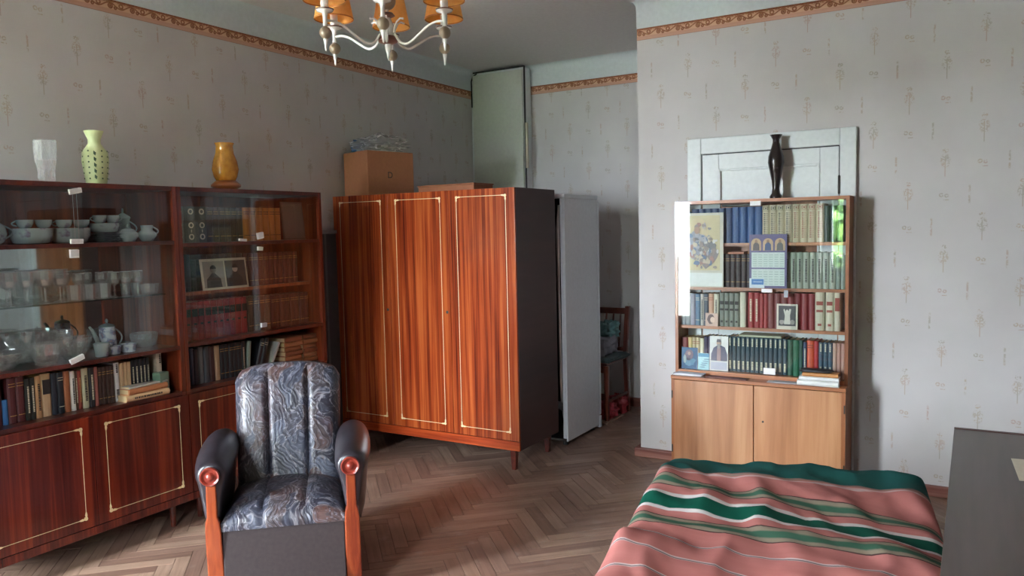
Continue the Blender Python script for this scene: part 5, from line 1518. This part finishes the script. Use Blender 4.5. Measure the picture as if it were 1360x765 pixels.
t = card('blue_card', 'small blue and white card at the foot of the triptych calendar', 'card', -1.112, -1.028, 1.1346, .056, (206, 214, 220), y=YC - .003)
patch(t, 'blue_field', rect(-.030, .038, .020, .052), (58, 116, 178))
patch(t, 'white_line', rect(-.02, .03, .034, .038), (180, 200, 224), 2)
t = card('photo_card', 'white-bordered dark photo card with a pale standing figure', 'card', -0.962, -0.848, 0.9005, .145, (210, 200, 182), y=YC + .010, lean=-2.0)
patch(t, 'photo_field', rect(-.047, .047, .020, .135), (48, 42, 46))
patch(t, 'pale_figure', [(-.016, .03), (.018, .03), (.016, .08), (.022, .115), (.014, .118), (.004, .098), (-.006, .098), (-.016, .118), (-.020, .112), (-.012, .08)], (196, 188, 176), 2)
patch(t, 'pale_figure', blob(0, .104, .007, .009, 10), (210, 200, 188), 3)
patch(t, 'pale_foot', blob(-.028, .042, .014, .014, 12, .4, 2), (150, 140, 132), 2)
patch(t, 'pale_foot', blob(.03, .042, .013, .014, 12, .4, 3), (150, 140, 132), 2)
t = card('small_icon', 'small tan card with a child face leaning on the third shelf', 'card', -1.375, -1.300, 0.9005, .078, (196, 160, 142), y=YC + .010, lean=-2.0)
patch(t, 'dark_hair', blob(-.004, .042, .022, .028, 16, .2, 1), (86, 54, 48))
patch(t, 'face', blob(.006, .038, .014, .018, 14), (214, 180, 158), 2)
t = card('blue_icon', 'small blue icon card at the left end of the bottom shelf', 'card', -1.524, -1.424, 0.6336, .130, (58, 92, 128), y=YC + .010, lean=-2.0)
patch(t, 'figure', blob(-.002, .085, .028, .030, 16, .4, 1), (126, 100, 112))
patch(t, 'figure', blob(.0, .045, .036, .026, 16, .5, 2), (92, 134, 160))
patch(t, 'figure', blob(-.028, .06, .010, .026, 12, .3, 3), (166, 176, 176), 2)
patch(t, 'face', blob(-.001, .094, .009, .011, 12), (196, 158, 140), 3)
t = card('turquoise_card', 'turquoise printed card between the blue icon and the monk card', 'card', -1.421, -1.354, 0.6336, .100, (150, 196, 204), y=YC + .010, lean=-2.0)
patch(t, 'top_band', rect(-.033, .033, .078, .098), (44, 130, 170))
for k in range(5): patch(t, 'scribble', blob(-.005 + .006 * k, .016 + k * .012, .02, .003, 8, .5, k), (70, 110, 130))
t = card('monk_card', 'white card portrait of a bearded person in dark robes', 'card', -1.350, -1.240, 0.6336, .208, (216, 212, 206), y=YC + .010, lean=-2.0)
patch(t, 'robe', [(-.048, .060), (.050, .060), (.050, .10), (.036, .142), (.014, .152), (-.010, .152), (-.032, .136), (-.046, .10)], (62, 58, 88))
patch(t, 'inner_robe', [(-.012, .060), (.012, .060), (.012, .145), (-.010, .145)], (150, 116, 116), 2)
patch(t, 'face', blob(.0, .165, .014, .017, 14), (186, 150, 128), 3)
patch(t, 'beard', [(-.011, .160), (.011, .160), (.006, .138), (0, .130), (-.006, .138)], (150, 140, 134), 4)
patch(t, 'hat', [(-.014, .172), (.014, .172), (.010, .190), (-.010, .190)], (86, 72, 78), 4)
patch(t, 'text_block', rect(-.048, .048, .008, .052), (178, 176, 190))
# white paper slips stuck along the panes
for (x, z, w_, h_, lab) in ((-1.075, 1.607, .060, .026, 'white paper slip at the top of the bookcase panes'), (-1.010, 1.112, .060, .020, 'white paper slip between second and third bookcase shelf'), (-0.995, .640, .066, .036, 'white paper slip at the foot of the bookcase panes'), (-.905, 1.086, .022, .04, 'grey translucent tab hanging over the maroon books')):
    one('paper_slip', bx((-w_ / 2, -.0045, 0), (w_ / 2, -.001, h_)), M_paper if 'grey' not in lab else plain(150, 156, 162, .5, name='grey_tab'), lab, 'paper', (x, 4.47 + Y1 + (0.0035 if x > 9 else 0.0035), z), 0, 'paper slips on the bookcase panes')

# ================================================================== ON THE BOOKCASE LEDGE
ZB = 0.6075
t = T('papers', 'pile of white papers at the left end of the bookcase ledge', 'paper', (-1.455, 4.502, ZB), R(2))
for k, (c, a, dx_) in enumerate((((120, 112, 108), 2, .012), ((206, 202, 200), -2, 0), ((226, 226, 230), 4, -.006), ((214, 216, 224), -6, .01))):
    P('sheet', bx((-.085, -.034, 0), (.085, .034, .0035)), plain(*c, .7, name='sheet_paper'), t, loc=(dx_, 0, .0002 + k * .0037), rot=(0, 0, R(a)))
t = T('magazine', 'dark reddish magazine lying beside the papers on the ledge', 'magazine', (-1.225, 4.512, ZB), R(-4))
P('magazine_block', bx((-.12, -.030, 0.0002), (.12, .030, .004)), plain(110, 66, 60, .6, name='magazine_cover'), t)
P('pale_corner', bx((.03, -.025, .0042), (.11, .02, .0055)), plain(80, 44, 44, .6, name='magazine_dark'), t)
t = T('papers', 'loose grey sheets lying in the middle of the ledge', 'paper', (-0.905, 4.510, ZB), R(3))
P('sheet', bx((-.09, -.030, .0002), (.09, .032, .0022)), plain(188, 188, 190, .7, name='grey_sheet'), t)
P('sheet', bx((-.06, -.028, .0026), (.09, .028, .0046)), plain(170, 172, 176, .7, name='grey_sheet2'), t, rot=(0, 0, R(-6)))
for k, (h, wd, c, pg, lab) in enumerate(((.215, .030, (214, 214, 210), M_pagew, 'thick white book at the bottom of the ledge stack'), (.205, .020, (220, 220, 218), M_pagew, 'second white book from the bottom of the ledge stack'), (.185, .020, (196, 134, 76), M_page, 'orange book under the black one in the ledge stack'))):
    z = ZB + sum((.0305, .0205, .0205)[:k])
    book((-0.722 + .006 * k, 4.4715 + .004 * k, z), R(-1 + 1 * k), wd, h, .070, cc(*c), lab, 'stack of books on the ledge', None, pg, flat=True)
one('eyeglass_case', lump(.085, .030, .010, 31, .2, 28, 2, .6, .2), plain(34, 32, 34, .5, name='black_case'), 'black soft case lying on top of the ledge book stack', 'case', (-0.735, 4.51, ZB + .0722), smooth=60)

# ================================================================== CHANDELIER
CH = Vector((-1.826, 2.242, 2.186))
M_cream = plain(222, 222, 214, .25, 0, .4, name='cream_metal')
M_ball = plain(140, 124, 100, .35, 0, .3, name='olive_brown_ball')
M_disc = plain(112, 76, 60, .4, 0, .2, name='brown_disc')
m = Mat('orange_shade', 0.7)
tx = m.noise(m.obj(), 60, 3)
m.color(m.ramp(tx, [(0.3, srgb(236, 178, 88)), (0.7, srgb(246, 200, 118))])); m.b.inputs['Transmission Weight'].default_value = 0.0
t_n = m.t; tl = m.n('ShaderNodeBsdfTranslucent'); tl.inputs[0].default_value = (*srgb(250, 196, 112), 1)
mxs = m.n('ShaderNodeMixShader'); mxs.inputs[0].default_value = 0.45
m.link(m.b.outputs[0], mxs.inputs[1]); m.link(tl.outputs[0], mxs.inputs[2]); m.link(mxs.outputs[0], t_n.nodes['Material Output'].inputs[0])
M_shade = m.m
cl = T('chandelier', 'six-armed cream chandelier with orange fabric shades hanging from the ceiling', 'chandelier', CH)
P('rod', MB().lathe([(0.006, 0.08), (0.006, ZC - CH.z - 0.06)], 10), M_cream, cl, smooth=True)
P('ceiling_cup', MB().lathe([(0.012, ZC - CH.z - 0.075), (0.05, ZC - CH.z - 0.03), (0.055, ZC - CH.z - 0.0005)], 24), M_cream, cl, smooth=60)
P('hub', MB().lathe([(0.010, 0.015), (0.022, 0.02), (0.026, 0.045), (0.018, 0.065), (0.012, 0.08)], 20), M_cream, cl, smooth=60)
P('lower_disc', MB().lathe([(0.010, -0.012), (0.034, -0.004), (0.036, 0.004), (0.030, 0.0148)], 24), M_disc, cl, smooth=60)
P('upper_disc', MB().lathe([(0.012, 0.0805), (0.028, 0.088), (0.020, 0.098)], 24), M_disc, cl, smooth=60)
P('upper_ball', MB().lathe([(0.008, 0.11)] + [(0.032 * math.sin(PI * (k + 1) / 10), 0.14 - 0.032 * math.cos(PI * (k + 1) / 10)) for k in range(0, 9)] + [(0.008, 0.171)], 20), M_ball, cl, smooth=60)
P('bottom_finial', MB().lathe([(0.012, -0.0125), (0.010, -0.03), (0.006, -0.045), (0.003, -0.06), (0.001, -0.07)], 12), M_cream, cl, smooth=60)
RR = 0.235
va = math.atan2(-CH.y, -CH.x)
for k in range(6):
    a = va + R(-3.5) + k * PI / 3
    Mx = Matrix.Rotation(a, 4, 'Z')
    kn = [(0.014, 0.030), (0.030, 0.020), (0.052, -0.010), (0.085, -0.018), (0.125, 0.004), (0.165, 0.030), (0.200, 0.042), (RR - 0.006, 0.042), (RR + 0.02, 0.040)]
    pts = []
    for q in range(1, len(kn) - 2):
        for f in (0, .25, .5, .75):
            p0, p1, p2, p3 = (Vector(kn[q + d_]) for d_ in (-1, 0, 1, 2))
            v_ = 0.5 * ((2 * p1) + (p2 - p0) * f + (2 * p0 - 5 * p1 + 4 * p2 - p3) * f * f + (3 * p1 - p0 - 3 * p2 + p3) * f ** 3)
            pts.append((v_.x, 0, v_.y))
    pts.append((RR - 0.006, 0, 0.042))
    arm = P('arm', MB().tube(pts, 0.0045, 8, M=Mx), M_cream, cl, smooth=True)
    cpts = [(0.030 + 0.030 * (1 - math.cos(q * PI / 9)) * 0.5 + (0.012 if q > 5 else 0) * (q - 5) / 4, 0, 0.032 + 0.052 * math.sin(q * PI / 18 * 1.0)) for q in range(0, 10)]
    P('scroll', MB().tube([(0.026, 0, 0.026), (0.030, 0, 0.045), (0.040, 0, 0.064), (0.054, 0, 0.073), (0.068, 0, 0.070)], 0.0035, 6, M=Mx), M_cream, arm, smooth=True)
    Tm = Mx @ Matrix.Translation((RR, 0, 0))
    P('ball', MB().lathe([(0.006, -0.021)] + [(0.021 * math.sin(PI * (q + 1) / 10), -0.021 * math.cos(PI * (q + 1) / 10)) for q in range(0, 9)] + [(0.006, 0.021)], 18, M=Tm), M_ball, arm, smooth=60)
    P('finial', MB().lathe([(0.001, -0.062), (0.0035, -0.058), (0.005, -0.040), (0.009, -0.0215)], 10, M=Tm), M_cream, arm, smooth=60)
    P('candle_holder', MB().lathe([(0.009, 0.0215), (0.0075, 0.03), (0.0075, 0.055), (0.010, 0.066), (0.028, 0.072), (0.029, 0.075), (0.012, 0.0755)], 16, M=Tm), M_cream, arm, smooth=60)
    P('drip_dish', MB().lathe([(0.013, 0.0758), (0.030, 0.0765), (0.031, 0.079), (0.014, 0.080)], 20, M=Tm), M_disc, arm, smooth=60)
    P('candle_sleeve', MB().lathe([(0.0135, 0.0805), (0.0135, 0.155), (0.010, 0.157)], 16, M=Tm), plain(230, 230, 224, .4, name='white_sleeve'), arm, smooth=50)
    P('shade', MB().lathe([(0.072, 0.108), (0.048, 0.240), (0.0467, 0.240), (0.0705, 0.108)], 32, M=Tm, cap0=False, cap1=False), M_shade, arm, smooth=50)
    P('shade_rim', MB().lathe([(0.0725, 0.106), (0.0725, 0.110), (0.0702, 0.110), (0.0702, 0.106)], 32, M=Tm, cap0=False, cap1=False), plain(190, 120, 50, .6, name='shade_rim'), arm)

# brown cabinet standing off-frame on the right, seen in the unit's mirror
oc = T('tall_cabinet', 'brown two-door cabinet beyond the right picture edge, mirrored in the display unit', 'cabinet', (0.36, 4.34, 0))
P('cabinet_body', bx((0, 0.02, 0.06), (.9, 0.40, 1.80)), M_wside, oc)
for k in range(2): P('door', bx((0.003 + k * .45, 0, 0.08), (0.447 + k * .45, 0.0195, 1.79)), M_honey_fr, oc, bevel=.002)
for (x, y) in ((.05, .05), (.8, .05), (.05, .33), (.8, .33)): P('leg', bx((x, y, 0), (x + .05, y + .05, .0595)), M_wside, oc)
